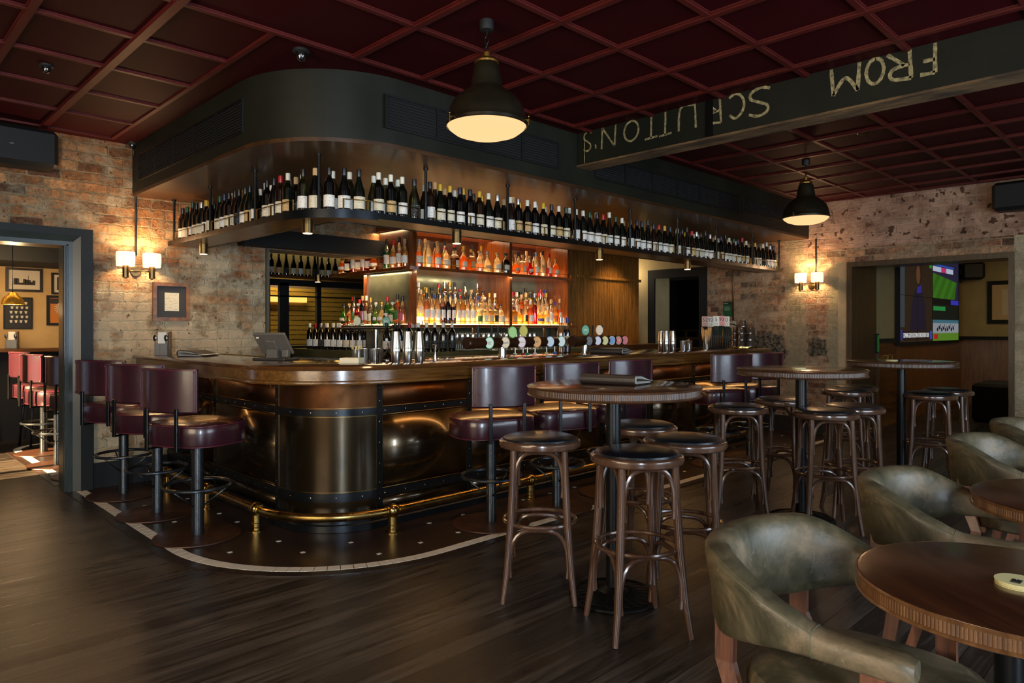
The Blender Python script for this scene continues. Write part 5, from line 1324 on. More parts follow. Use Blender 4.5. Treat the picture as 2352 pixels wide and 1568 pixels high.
# ------------------------------------------------------------------ twin wall sconces
pleat = bpy.data.materials.new('pleated shade'); _t, _b = nodes(pleat)
_tc = N(_t, 'ShaderNodeTexCoord'); _mp = N(_t, 'ShaderNodeMapping'); _mp.inputs['Scale'].default_value = (90, 90, 1.5); L(_t, _tc.outputs['Object'], _mp.inputs[0])
_nz = N(_t, 'ShaderNodeTexNoise', i_Scale=1.0, i_Detail=2.0); L(_t, _mp.outputs[0], _nz.inputs['Vector'])
_r = ramp(_t, [(.3, lin((255, 200, 138))), (.6, lin((255, 234, 194)))]); L(_t, _nz.outputs['Fac'], _r.inputs[0]); L(_t, _r.outputs[0], _b.inputs['Emission Color']); _b.inputs['Emission Strength'].default_value = 1.6
_b.inputs['Base Color'].default_value = lin((220, 200, 170))
def sconce(label, loc, rz, e):
    """local: wall behind at y=0, lamps stand out along -y"""
    t = thing('wall_sconce', label, 'wall lamp', loc, rz, 'twin shaded wall sconces')
    g = G(); g.lathe([(.001, 0), (.045, 0), (.045, .014), (.04, .018), (.001, .018)], n=24); g.xf(Matrix.Rotation(PI / 2, 4, 'X')); g.build('back_plate', brass_d, t)
    g = G(); g.tube([(0, -.015, 0), (0, -.10, 0)], .005, 8); g.tube([(-.105, -.10, 0), (.105, -.10, 0)], .005, 8); g.build('arm', brass_d, t)
    for s_ in (-1, 1):
        G().lathe([(.001, -.07), (.008, -.07), (.01, -.062), (.0255, -.06), (.0255, .045), (.02, .05), (.001, .05)], s_ * .105, -.10, n=20).build('lamp_holder', brass_d, t)
        g = G(); n = 44; P_ = []
        for z, r in ((.04, .068), (.045, .070), (.10, .0725), (.155, .071), (.16, .068)):
            P_.append([((r + .0012 * (-1) ** k) * math.cos(2 * PI * k / n) + s_ * .105, (r + .0012 * (-1) ** k) * math.sin(2 * PI * k / n) - .10, z) for k in range(n)])
        g.loft(P_, cap=False); sh = g.build('lamp_shade', pleat, t)
        wx = loc[0] + math.cos(rz) * s_ * .105 + math.sin(rz) * .10; wy = loc[1] + math.sin(rz) * s_ * .105 - math.cos(rz) * .10
        lamp('sconce_bulb', 'POINT', (wx, wy, loc[2] + .10), e, (1.0, .62, .3), shadow_soft_size=.03)
    lamp('sconce_glow', 'POINT', (loc[0] + math.sin(rz) * .13, loc[1] - math.cos(rz) * .13, loc[2] + .24), e * .5, (1.0, .6, .3), shadow_soft_size=.05)
    return t
sconce('twin-shade wall sconce beside the left doorway, lit', (1.953, YL, 1.845), 0, 12)
sconce('twin-shade wall sconce on the right brick wall under the pendant, lit', (XR, 3.655, 1.90), -PI / 2, 12)
g = G(); g.tube([(1.93, YL - .025, 2.90), (1.935, YL - .025, 2.86), (1.955, YL - .012, 2.82), (1.956, YL - .012, 1.99)], .0095, 8)
for z in (2.68,): g.box(1.93, YL - .02, z - .006, 1.982, YL, z + .006)
tag(g.build('conduit', steel), 'thin dark pipe running up from the left sconce', 'pipe')
g = G(); g.tube([(XR - .012, 3.60, 2.5), (XR - .012, 3.60, 2.03)], .0095, 8); tag(g.build('conduit', steel), 'thin dark pipe running down to the right sconce', 'pipe')
g = G(); g.tube([(XR - .014, 4.742, 2.5), (XR - .014, 4.742, 1.46)], .011, 8); g.box(XR - .02, 4.72, 1.85, XR, 4.765, 1.86); tag(g.build('conduit', M('dull copper pipe', (120, 96, 70), .4, .8)), 'copper pipe down the brick behind the bar, beside the green notices', 'pipe')
tag(G().box(XR - .03, 4.70, 1.36, XR, 4.79, 1.455, bev=.004).build('switch_box', M('pale plastic', (180, 168, 148), .5)), 'small pale switch box at the foot of the copper pipe', 'switch')

# small ceiling things
def dome(label, loc, r):
    t = thing('dome_camera', label, 'camera', loc); G().lathe([(.001, 0), (r, 0), (r, -r * .25), (r * .8, -r * .4), (.001, -r * .4)], n=24).build('housing', blk, t)
    g = G(); g.lathe([(r * .62, -r * .38), (r * .6, -r * .8), (r * .42, -r * 1.15), (.001, -r * 1.3)], n=20); g.build('dome_cover', M('smoked dome', (16, 16, 18), .05, coat=1), t)
dome('black dome camera on the ceiling above the bulkhead corner', (1.96, 3.70, H), .05)
dome('black ceiling sensor over the far left corner of the room', (0.97, 5.0, H), .04)
dome('black ceiling rose with dome where the left conduit meets the ceiling', (1.90, YL - .10, H), .042)
g = G(); g.lathe([(.001, 0), (.05, 0), (.052, -.006), (.042, -.01), (.038, -.004), (.001, -.004)], n=24)
o = g.build('recessed_light', brass_d, None, (6.05, 2.02, H)); tag(o, 'small unlit recessed ceiling fitting beyond the beam', 'ceiling fitting')
# wall speakers
def speaker(label, loc, rz, w_=.62, h_=.3, d_=.26):
    t = thing('wall_speaker', label, 'speaker', loc, rz)
    G().box(-w_ / 2, -d_, -h_ / 2, w_ / 2, -.03, h_ / 2, bev=.035).build('cabinet', M('speaker black', (17, 17, 18), .55), t)
    G().box(-w_ / 2 + .03, -d_ - .004, -h_ / 2 + .03, w_ / 2 - .03, -d_ + .004, h_ / 2 - .03, bev=.02).build('speaker_mesh', M('mesh black', (12, 12, 12), .7), t)
    G().box(-.012, -d_ - .006, -.004, .012, -d_ - .002, .004).build('badge', M('grey badge', (110, 110, 110), .4), t)
    G().box(-.05, -.03, -.05, .05, 0, .05).build('bracket', blk, t)
speaker('black loudspeaker mounted high on the left brick wall', (1.02, YL, 2.75), 0)
speaker('black loudspeaker mounted high on the right brick wall', (XR, 1.36, 2.74), -PI / 2)

# framed letter on the left wall
def frame(name, label, cat, x0, x1, z0, z1, plane, axis, fw, fm, matm, inner, depth=.03, face=-1):
    """picture lying against plane; axis 'x' = runs along X facing -y; 'y' = runs along Y facing -x"""
    t = thing(name, label, cat)
    def bx(g, u0, u1, v0, v1, d0, d1, mi=0):
        if axis == 'x': g.box(u0, plane - d1, v0, u1, plane - d0, v1, mi)
        else: g.box(plane - d1, u0, v0, plane - d0, u1, v1, mi)
    g = G(); bx(g, x0, x1, z0, z0 + fw, 0, depth); bx(g, x0, x1, z1 - fw, z1, 0, depth); bx(g, x0, x0 + fw, z0 + fw, z1 - fw, 0, depth); bx(g, x1 - fw, x1, z0 + fw, z1 - fw, 0, depth); g.build('frame', fm, t)
    g = G(); bx(g, x0 + fw, x1 - fw, z0 + fw, z1 - fw, 0, depth * .5); g.build('mount', matm, t)
    for nm, m_, u0, u1, v0, v1, dd in inner:
        g = G(); bx(g, x0 + (x1 - x0) * u0, x0 + (x1 - x0) * u1, z0 + (z1 - z0) * v0, z0 + (z1 - z0) * v1, depth * .5, depth * .5 + dd); g.build(nm, m_, t)
    return t
burl = M('burl frame', (136, 86, 32), .4, var=(86, 50, 18), scale=20, coat=.1)
frame('framed_letter', 'small typed letter in a burl wood frame with charcoal mount', 'picture', 2.09, 2.405, 1.418, 1.762, YL, 'x', .032, burl, M('charcoal mount', (44, 46, 48), .7),
      [('letter', label_mat('old typed sheet', (206, 200, 176), (120, 116, 100), .8), .32, .71, .26, .74, .001)])
# green notices
gp = M('green notice', (16, 84, 48), .6); gd = M('dark green notice head', (14, 48, 32), .6); wl = M('pale print', (150, 180, 150), .7)
for lb, y0, y1, z0, z1 in (('upper dark green notice taped to the brick beside the copper pipe', 4.757, 4.90, 1.515, 1.725), ('lower green notice taped to the brick, partly behind the order numbers', 4.76, 5.06, 1.25, 1.455)):
    t = thing('wall_notice', lb, 'notice', (0, 0, 0), 0, 'green notices'); x = XR
    G().box(x - .003, y0, z0, x, y1, z1).build('sheet', gp, t); G().box(x - .0036, y0, z1 - .045, x - .003, y1, z1).build('heading_band', gd, t)
    g = G(); g.box(x - .0042, y1 - .075, z1 - .028, x - .0036, y1 - .015, z1 - .02)
    for k in range(5): g.box(x - .0037, y1 - .02 - (.09 if k % 2 else .075), z1 - .075 - k * .012, x - .003, y1 - .02, z1 - .071 - k * .012)
    g.build('print', wl, t)

# ------------------------------------------------------------------ things on the bar (top at 1.118)
ZT = 1.1182
def shaker(label, x, y, h=.27, z=ZT, k=.78):
    t = thing('cocktail_shaker', label, 'cocktail shaker', (x, y, z), rnd.random() * 3, 'steel cocktail shakers')
    G().lathe([(.001, 0), (.034, 0), (.036, .003), (.0445, .125), (.045, .13)], n=28).build('lower_tin', stainless, t)
    G().lathe([(.0445, .10), (.044, .128), (.043, .14), (.030, h), (.027, h + .003), (.001, h + .003)], n=28).build('upper_tin', stainless, t)
    t.scale = (k, k, k); return t
for i, (x, y) in enumerate([(2.78, 3.93), (2.838, 3.875), (2.896, 3.82)]): shaker('steel cocktail shaker on the bar near the corner, %s of three from left' % ORD[i + 1], x, y)
def tumbler(label, x, y, z=ZT, r=.038, h=.09, name='tumbler', group='short glasses on the bar'):
    t = link(name, _tm(r, h), None, (x, y, z)); return tag(t, label, 'glass', group)
_tmc = {}
clear2 = glow('water clear glass', (240, 244, 240), .6, .6)
def _tm(r, h):
    k = (r, h)
    if k not in _tmc: _tmc[k] = G().lathe([(.001, 0), (r * .82, 0), (r * .84, .004), (r, h), (r * .95, h), (r * .8, .01), (.001, .008)], n=20).mesh('tumbler', clear2)
    return _tmc[k]
tumbler('tumbler holding pale cocktail straws, on the bar near the corner', 2.62, 4.16)
g = G(); rn = random.Random(3)
for k in range(26): a = rn.uniform(0, 6.28); b_ = rn.uniform(0, 6.28); g.bar((2.62 + .02 * math.cos(a), 4.16 + .02 * math.sin(a), ZT + .01), (2.62 + .036 * math.cos(b_), 4.16 + .036 * math.sin(b_), ZT + .105 + rn.uniform(-.015, .01)), .0022, 5)
tag(g.build('cocktail_sticks', M('pale straw', (206, 186, 120), .6)), 'bunch of pale cocktail straws standing in a tumbler', 'straws', kind='stuff')
for i, (x, y) in enumerate([(2.72, 4.22), (2.74, 4.13), (2.80, 4.17)]): tumbler('empty cut glass tumbler beside the straws, %s from left' % ORD[i + 1], x, y)
t = thing('ruby_decanter', 'small decanter of ruby liqueur beside the tumblers', 'decanter', (2.82, 4.08, ZT)); G().lathe([(.001, 0), (.04, 0), (.042, .006), (.036, .03), (.014, .055), (.01, .085), (.001, .085)], n=20).build('body', GL['ruby'], t)
g = G(); g.sphere(0, 0, .095, .012, 10); g.sphere(0, 0, .113, .009, 10); g.sphere(0, 0, .128, .006, 10); g.build('stopper', GL['rose'], t)
t = thing('napkin_stack', 'stack of cream paper napkins at the curved corner of the bar', 'napkins', (2.50, 4.03, ZT), .7); G().box(-.065, -.065, 0, .065, .065, .038, bev=.003).build('napkins', M('cream paper', (220, 206, 172), .8), t)
# jiggers
for i, (x, y, mt, lb) in enumerate(((3.05, 3.985, copper, 'copper'), (3.12, 3.93, stainless, 'steel'))):
    tag(G().lathe([(.001, 0), (.018, 0), (.019, .003), (.006, .06), (.006, .066), (.021, .115), (.02, .117), (.001, .117)], n=18).build('jigger', mt, None, (x, y, ZT)), '%s double jigger standing right of the cocktail shakers' % lb, 'jigger', 'jiggers')
# till screen
t = thing('till_screen', 'grey touchscreen till seen from behind on the bar corner', 'till', (2.36, 4.84, ZT), math.radians(-62)); t.scale = (.8, .8, .8)
grey = M('grey plastic', (96, 92, 84), .4); grey2 = M('dark grey plastic', (56, 54, 50), .4)
g = G(); g.box(-.17, -.11, 0, .17, .13, .022, bev=.006); g.build('base', grey2, t)
g = G(); g.loft([[(-.06, -.06, .02), (.06, -.06, .02), (.06, .05, .02), (-.06, .05, .02)], [(-.05, -.05, .1), (.05, -.05, .1), (.05, .0, .11), (-.05, .0, .11)]], smooth=False); g.build('stand', grey, t)
g = G(); g.box(-.17, -.014, -.12, .17, .014, .12, bev=.008); g.box(-.05, -.035, -.05, .05, -.012, .05, bev=.006); g.xf(Matrix.Translation((0, -.03, .155)) @ Matrix.Rotation(math.radians(38), 4, 'X')); g.build('screen', grey, t)
g = G(); g.box(.10, -.05, .03, .16, .0, .10, bev=.005); g.build('card_reader', grey, t)
g = G(); g.box(-.004, -.004, -.006, .022, .0, .006); g.build('status_badge', white_p, t, (-.1, -.135, .205))
# cutlery box and menus
def cutlery(label, x, y, z, rz):
    t = thing('cutlery_box', label, 'cutlery box', (x, y, z), rz, 'cutlery boxes')
    gm = M('galvanised grey', (120, 120, 116), .5, .2); g = G(); g.box(-.055, -.04, 0, .055, .04, .006)
    g.box(-.055, -.04, 0, -.05, .04, .105); g.box(.05, -.04, 0, .055, .04, .105); g.box(-.055, -.04, 0, .055, -.035, .105); g.box(-.055, .035, 0, .055, .04, .105); g.box(-.012, -.04, 0, -.008, .04, .1); g.build('box', gm, t)
    G().box(-.035, -.02, .01, .035, .015, .2).build('napkins', white_p, t)
    sv = M('spoon steel', (96, 96, 98), .25, 1.0)
    for sx, tl in ((-.045, -.01), (.03, .008)):
        g = G(); g.tube([(sx, -.03, .02), (sx + tl, -.032, .13)], .003, 6); g.sphere(0, 0, 0, .018, 12, sz=1.5); k = len(g.v)
        g.v = [(x_ * 1.0 + (sx + tl if i >= 0 and False else 0), y_, z_) for i, (x_, y_, z_) in enumerate(g.v)]
        nb = 12
        for i in range(12 if False else 0, len(g.v)):
            pass
        g2 = G(); g2.sphere(0, 0, 0, .016, 12, sz=1.7); g2.xf(Matrix.Translation((sx + tl, -.034, .15)) @ Matrix.Diagonal((1, .3, 1, 1)))
        g3 = G(); g3.tube([(sx, -.03, .02), (sx + tl, -.032, .13)], .003, 6); g3.add(g2.v, g2.f, 0, True); g3.build('spoon', sv, t)
    g = G(); g.box(.045, -.02, .05, .052, .025, .2); g.box(.056, -.015, .06, .063, .02, .205); g.build('napkin_edges', M('brown napkin', (120, 90, 66), .8), t)
    return t
cutlery('grey cutlery box with spoons and napkins on the bar by the wall', 2.06, 6.28, ZT, -.78)
def menu(label, x, y, z, rz, w_=.16, l_=.30):
    t = thing('leather_menu', label, 'menu', (x, y, z), rz, 'folded leather menus')
    mm = M('dark leather menu', (34, 28, 26), .45, bump=.1, bscale=60)
    g = G(); P_ = []
    for i in range(15):                       # rolled fold
        a = -PI / 2 - PI * i / 14; P_.append((.016 * math.cos(a) - .0, .018 + .018 * math.sin(a)))
    poly = [(.13, .0)] + [(-.06 + p[0], p[1]) for p in P_] + [(.12, .02)]
    outer = [(.14, 0.0), (-.06, 0.0)] + [(-.06 - .018 * math.sin(PI * i / 10), .018 - .018 * math.cos(PI * i / 10)) for i in range(1, 11)] + [(.02, .032), (.13, .012)]
    inner = [(.13, .009), (.02, .029)] + [(-.06 - .0155 * math.sin(PI * i / 10), .018 - .0155 * math.cos(PI * i / 10)) for i in range(10, -1, -1)] + [(.14, .0025)]
    pl = outer + inner; n = len(pl)
    vs = [(u, -l_ / 2, v) for u, v in pl] + [(u, l_ / 2, v) for u, v in pl]
    fs = [(i, (i + 1) % n, n + (i + 1) % n, n + i) for i in range(n)]
    g.add(vs, fs, 0, False)
    # end strips
    no = len(outer)
    for i in range(no - 1):
        j = n - 1 - i; g.add([pl_pt(vs, i), pl_pt(vs, i + 1), pl_pt(vs, j - 1), pl_pt(vs, j)], [(0, 1, 2, 3)]); g.add([pl_pt(vs, n + i), pl_pt(vs, n + i + 1), pl_pt(vs, n + j - 1), pl_pt(vs, n + j)], [(0, 1, 2, 3)])
    g.build('cover', mm, t)
    t.scale = (1, 1, 1.5)
    g = G()
    for k in range(3):
        rr_ = .0125 - .0032 * k
        ln = [(.135 - .01 * k, .004 + .0016 * k), (-.02, .006 + .0028 * k)] + [(-.055 - rr_ * math.sin(PI * i / 8), .018 - rr_ * math.cos(PI * i / 8)) for i in range(9)] + [(.0, .0285 - .003 * k), (.12 + .02 * k, .0105 - .001 * k)]
        yy = l_ / 2 + .003
        for (u0, v0), (u1, v1) in zip(ln, ln[1:]): g.add([(u0, -yy, v0), (u1, -yy, v1), (u1, yy, v1), (u0, yy, v0), (u0, -yy, v0 + .0012), (u1, -yy, v1 + .0012), (u1, yy, v1 + .0012), (u0, yy, v0 + .0012)], [(0, 1, 2, 3), (4, 5, 6, 7), (0, 1, 5, 4), (2, 3, 7, 6)])
    g.build('pages', M('grey menu pages', (190, 186, 176), .6), t)
    return t
def pl_pt(vs, i): return vs[i]
menu('folded leather menu lying on the bar by the left brick wall', 2.22, 6.02, ZT, -.785)
menu('dark leather menu folded on the nearest high table', 2.88, 2.17, 1.0657, .22)
menu('lower dark menu folded on the bar near the middle taps', 5.06, 3.86, ZT, .3)
menu('upper dark menu folded on the bar behind its twin', 5.34, 4.04, ZT, .2)
# coasters
t = thing('coaster_stack', 'stack of round cream coasters on the nearest low table', 'coasters', (2.005, .325, .7457))
for k in range(5): G().cyl(rnd.uniform(-.003, .003), rnd.uniform(-.003, .003), k * .0022, k * .0022 + .0018, .047, 28).build('coaster', M('cream board', (206, 196, 140), .7), t)
g = G(); rn = random.Random(5)
for k in range(7): g.box(-.015 + rn.uniform(-.012, .02), rn.uniform(-.012, .012), .0109, -.012 + rn.uniform(.0, .02), rn.uniform(.0, .014), .0112)
g.build('printed_motif', M('printed ink', (50, 52, 40), .7), t)
for x, y, lb in ((4.86, 2.05, 'cream coaster stack on the second high table'), (6.62, 1.98, 'cream coaster stack on the farthest high table')):
    tag(G().cyl(0, 0, 0, .012, .047, 24).build('coaster_stack', M('cream board', (0, 0, 0)), None, (x, y, 1.0657)), lb, 'coasters')
# beer fonts with badges
bf_m = M('copper brown font', (74, 46, 28), .3, .6, var=(54, 34, 20), scale=5)
def badge(parent, x, y, z, face, rim, txt, txc, rr=.038, ns='tap_badge', size=.02, ring=None):
    """oval badge facing -y (rotated by face)"""
    b_ = thing_part(parent, ns); b_.location = (x, y, z); b_.rotation_euler = (0, 0, face)
    me = G(); me.lathe([(.001, 0), (rr, 0), (rr, .006), (rr * .92, .009), (rr * .86, .009), (.001, .009)], n=28, mis=[0, 0, 0, 0, 1]); me.xf(Matrix.Diagonal((1, 1.3, 1, 1))); me.xf(Matrix.Rotation(PI / 2, 4, 'X'))
    b_.data = me.mesh(ns, [M('badge ' + str(rim), rim, .3), M('badge ' + str(face_c(ring, rim)), face_c(ring, rim), .35)])
    if txt: text('badge_lettering', txt, size, M('ink ' + str(txc), txc, .5), b_, (0, -.0095, 0), (PI / 2, 0, 0))
    return b_
def face_c(r, rim): return r if r else rim
def thing_part(parent, nm):
    o = bpy.data.objects.new(nm, bpy.data.meshes.new(nm)); COL.objects.link(o); o.parent = parent; return o
def handle(parent, x, y, z):
    g = G(); g.lathe([(.004, 0), (.006, .0), (.008, .03), (.011, .09), (.009, .1), (.001, .102)], n=10); g.build('tap_handle', blk, parent, (x, y, z))
t = thing('beer_font', 'horizontal copper brown beer font with six badges behind the bar', 'beer font', (4.02, 4.17, ZT))
g = G(); g.cyl(0, 0, 0, .09, .034, 24); g.build('steel_column', stainless, t)
g = G(); g.lathe([(.001, -.40), (.046, -.40), (.049, -.395), (.049, -.36), (.044, -.355), (.044, .76), (.046, .765), (.001, .765)], n=28); g.xf(Matrix.Rotation(PI / 2, 4, 'Y')); g.xf(Matrix.Translation((0, 0, .115))); g.build('barrel', bf_m, t)
BD = [(-.19, (60, 170, 120), (206, 226, 206), 'Cape\nPale', (30, 90, 70), .016), (-.01, (150, 130, 110), (226, 210, 176), 'Asahi', (20, 20, 20), .026), (.18, (170, 120, 150), (226, 220, 214), 'PERONI', (160, 60, 90), .015),
      (.37, (190, 130, 60), (216, 160, 84), 'H', (70, 100, 40), .03), (.54, (90, 120, 150), (200, 214, 224), '', None, .01), (.69, (60, 160, 150), (220, 232, 226), '', None, .01)]
for x, rim, fc, tx, tc_, sz in BD: badge(t, x, -.046, .115, -.6, rim, tx, tc_, size=sz, ring=fc)
badge(t, .10, -.02, .20, -.6, (110, 170, 80), '', None, ring=(150, 200, 120)); badge(t, .23, -.02, .21, -.6, (150, 150, 40), '', None, ring=(190, 180, 60))
for x in (-.27, -.12, -.05): handle(t, x, 0, .155)
t2 = thing('beer_font', 'second copper brown beer font with coloured badges, right of the yellow bottle', 'beer font', (5.10, 4.17, ZT))
G().cyl(0, 0, 0, .08, .034, 24).build('steel_column', stainless, t2)
g = G(); g.lathe([(.001, -.19), (.05, -.19), (.052, -.18), (.052, -.14), (.046, -.135), (.046, .62), (.001, .625)], n=28); g.xf(Matrix.Rotation(PI / 2, 4, 'Y')); g.xf(Matrix.Translation((0, 0, .115))); g.build('barrel', bf_m, t2)
for x, rim, fc, tx, tc_, sz in ((.0, (40, 44, 36), (30, 32, 28), 'GUINNESS', (190, 160, 90), .011), (.13, (120, 120, 160), (214, 214, 220), '', None, .01), (.24, (180, 160, 60), (206, 196, 110), '', None, .01), (.35, (190, 190, 180), (80, 130, 190), '', None, .01),
    (.455, (30, 110, 60), (200, 60, 50), 'VB', (240, 240, 230), .024), (.56, (150, 20, 34), (176, 30, 40), '', None, .01)): badge(t2, x, -.048, .115, -.6, rim, tx, tc_, size=sz, ring=fc, rr=.034)
badge(t2, -.02, -.02, .215, -.6, (30, 110, 70), 'W', (230, 240, 220), size=.035, ring=(60, 150, 100)); badge(t2, .19, -.02, .215, -.6, (190, 150, 110), '', None, ring=(226, 200, 160))
for x in (.05, .12, .26): handle(t2, x, 0, .16)
t3 = thing('beer_font', 'chrome beer font at the left end of the back bench with two badges', 'beer font', (4.15, 6.22, 1.1085))
g = G(); g.cyl(0, 0, 0, .23, .03, 20); g.tube([(-.2, .3, .25), (.1, -.15, .25)], .028, 12); g.build('steel_column', stainless, t3)
badge(t3, .03, -.14, .31, -.6, (30, 100, 60), 'W', (230, 240, 220), rr=.042, size=.045, ring=(50, 130, 80)); badge(t3, -.13, .16, .32, -.6, (190, 180, 120), '', None, rr=.038, ring=(206, 196, 140))
for k in range(4): handle(t3, -.18 + k * .08, .27 - k * .11, .28)
# squeeze bottles and pourers along the bar
for i, (x, col, lb) in enumerate(((4.33, (220, 216, 200), 'white'), (4.42, (170, 30, 50), 'red'), (4.47, (20, 130, 90), 'green'), (4.56, (220, 200, 200), 'pale pink'), (4.70, (200, 180, 110), 'cream'), (4.80, (30, 90, 180), 'blue'))):
    t = thing('pourer_bottle', '%s-banded bottle with steel pourer standing along the bar' % lb, 'bottle', (x, 4.33 - (x - 4.33) * .1, ZT - .045), 0, 'pourer bottles')
    G().lathe([(.001, 0), (.019, 0), (.02, .003), (.02, .045), (.016, .055), (.009, .062), (.001, .062)], n=16).build('body', M('pourer ' + lb, col, .35), t)
    G().lathe([(.004, .06), (.0045, .09), (.0025, .12), (.001, .12)], n=8).build('pourer', stainless, t)
G().box(4.1, 4.344, ZT - .09, 5.9, 4.50, ZT - .047)
ra = tag(G().box(4.1, 4.350, 1.03, 6.0, 4.55, ZT - .0455).build('speed_rail', stainless), 'steel ledge along the inner side of the bar holding pourer bottles', 'ledge')
for i, (x, y, lq, cp, lb) in enumerate(((4.90, 4.30, 'gold', 'silver', 'yellow'), (4.98, 4.34, 'ruby', 'silver', 'cream'), (5.04, 4.34, 'ruby', 'blue', 'cream'))):
    spirit(x, y, ZT if y < 4.34 else ZT, 'slim', lq, lb, cp, 0, ['tall bottle with yellow label and pourer beside the second font', 'dark bottle with silver pourer behind the second font', 'dark bottle with blue cap behind the second font'][i], 'bottles beside the second font', .8)
# right end of the bar
for i, (x, y) in enumerate(((5.95, 3.83), (6.0, 3.92), (6.05, 3.82))): shaker('steel cocktail shaker toward the right end of the bar, %s of three' % ORD[i + 1], x, y, .26, k=.8)
tumbler('glass beer mug left of the straw glass', 6.50, 3.97, r=.04, h=.1)
t = link('snack_cup', _tm(.045, .10), None, (6.68, 4.02, ZT)); tag(t, 'glass cup of amber snacks left of the straw glass', 'cup')
g = G(); rn = random.Random(9)
for k in range(22): a = rn.uniform(0, 6.28); r_ = rn.uniform(0, .03); g.box(6.68 + r_ * math.cos(a) - .008, 4.02 + r_ * math.sin(a) - .008, ZT + .012 + k * .0045, 6.68 + r_ * math.cos(a) + .008, 4.02 + r_ * math.sin(a) + .008, ZT + .02 + k * .0045)
tag(g.build('sugar_sticks', M('amber snack', (176, 130, 56), .5)), 'amber wrapped snacks heaped in the glass cup', 'snacks', kind='stuff')
t = link('straw_glass', _tm(.042, .15), None, (7.02, 4.0, ZT)); tag(t, 'tall glass full of brown paper straws', 'glass')
g = G(); rn = random.Random(4)
for k in range(34): a = rn.uniform(0, 6.28); b_ = a + rn.uniform(-.5, .5); g.bar((7.02 + .026 * math.cos(a), 4.0 + .026 * math.sin(a), ZT + .012), (7.02 + .052 * math.cos(b_), 4.0 + .052 * math.sin(b_), ZT + .23 + rn.uniform(-.03, .025)), .0036, 6)
tag(g.build('paper_straws', M('kraft straw', (196, 152, 96), .7)), 'brown paper straws fanned out of the tall glass', 'straws', kind='stuff')
# order number paddles
cr = thing('number_stand', 'rack holding a cluster of table numbers on black sticks', 'number holder', (7.30, 4.08, ZT)); G().box(-.14, -.06, 0, .22, .06, .02).build('rack', blk, cr)
dirv = (math.cos(-.75), math.sin(-.75))
for i, (n_, col, off_, dz) in enumerate((('52', (176, 140, 130), 0.0, 0), ('92', (190, 190, 180), .075, -.003), ('5', (232, 228, 216), .15, .004), ('93', (226, 160, 150), .225, .006), ('0', (226, 222, 206), .29, 0))):
    t = thing('table_number', 'table number card reading %s, %s from left in the rack' % (n_, ORD[i + 1]), 'table number', (7.22 + off_ * .80, 4.13 - off_ * .5, ZT + .02), -.78, 'table number cards')
    G().box(-.036, -.003, .235 + dz, .036, .003, .35 + dz, bev=.002).build('card', M('card ' + n_, col, .6), t)
    text('numerals', n_, .062, M('black numerals', (16, 16, 16), .6), t, (0, -.0036, .31 + dz), (PI / 2, 0, 0))
    g = G(); g.tube([(.014 * math.cos(a), -.0036, .258 + dz + .014 * math.sin(a)) for a in [2 * PI * k / 16 for k in range(16)]], .0015, 4, closed=True); g.build('ring_mark', M('black numerals', (0, 0, 0)), t)
    for sx in (-.022, 0, .022): G().cyl(sx, 0, 0, .235 + dz, .0075, 8).build('stick', blk, t)
# brass water tap
t = thing('water_tap', 'slender brass swan-neck water tap on the bar', 'tap', (7.62, 4.12, ZT)); g = G(); g.lathe([(.001, 0), (.026, 0), (.027, .05), (.022, .075), (.008, .1), (.007, .13), (.001, .13)], n=18)
g.tube([(0, 0, .1), (0, 0, .2)] + [(.08 - .08 * math.cos(a), -.06 + .06 * math.cos(a), .2 + .085 * math.sin(a)) for a in [PI * k / 10 for k in range(1, 11)]] + [(.16, -.12, .17)], .007, 8); g.build('tap_body', brass, t)
# stacked glasses on a round tray
t = thing('round_tray', 'round brass tray under stacked upturned glasses at the bar end', 'tray', (7.86, 3.99, ZT)); G().lathe([(.001, 0), (.17, 0), (.178, .004), (.178, .016), (.174, .016), (.17, .006), (.001, .006)], n=36).build('tray', brass, t)
_ug = G().lathe([(.043, 0), (.044, .004), (.043, .012), (.036, .07), (.033, .076), (.001, .077), (.001, .066), (.033, .066), (.041, .004)], n=20).mesh('stacked_glass', glow('milky clear glass', (236, 226, 220), .5, .42))
for lv in range(3):
    for k in range(7):
        a = 2 * PI * k / 6; r_ = .105 if k < 6 else 0
        x, y = 7.86 + r_ * math.cos(a + .3), 3.99 + r_ * math.sin(a + .3)
        o = link('stacked_glass', _ug, None, (x, y, ZT + .0085 + lv * .08)); tag(o, '%s water glass in the %s layer of the stack on the round tray' % (['first', 'second', 'third', 'fourth', 'fifth', 'sixth', 'middle'][k], ['bottom', 'middle', 'top'][lv]), 'glass', 'stacked water glasses')
o = link('stacked_glass', _ug, None, (7.86, 3.99, ZT + .0085 + .24)); tag(o, 'single water glass crowning the whole stack', 'glass', 'stacked water glasses')
# stemware on the back bench and tumblers at its right
_wg = G().lathe([(.001, 0), (.032, 0), (.033, .002), (.004, .008), (.0035, .075), (.012, .085), (.032, .115), (.036, .15), (.031, .19), (.030, .19), (.034, .15), (.03, .117), (.001, .09)], n=16).mesh('wine_glass', clear2)
for r_ in range(3):
    for i in range(8):
        o = link('wine_glass', _wg, None, (4.82 + i * .077 + r_ * .02, 5.70 + r_ * .085, 1.1085)); tag(o, 'stemmed wine glass on the bench, %s row, %s from left' % (['front', 'middle', 'back'][r_], ORD[i + 1]), 'wine glass', 'wine glasses under the lit shelf')
for r_ in range(2):
    for i in range(7):
        o = link('wine_glass', _wg, None, (5.58 + i * .077, 5.72 + r_ * .085, 1.1085)); tag(o, 'stemmed glass behind the beer badges, %s row, %s from left' % (['front', 'back'][r_], ORD[i + 1]), 'wine glass', 'glasses behind the font')
for i in range(8):
    o = link('tumbler', _tm(.036, .1), None, (6.2 + i * .085, 5.75, 1.1085)); tag(o, 'upright tumbler at the right of the back bench, %s from left' % ORD[i + 1], 'glass', 'tumblers on the back bench')
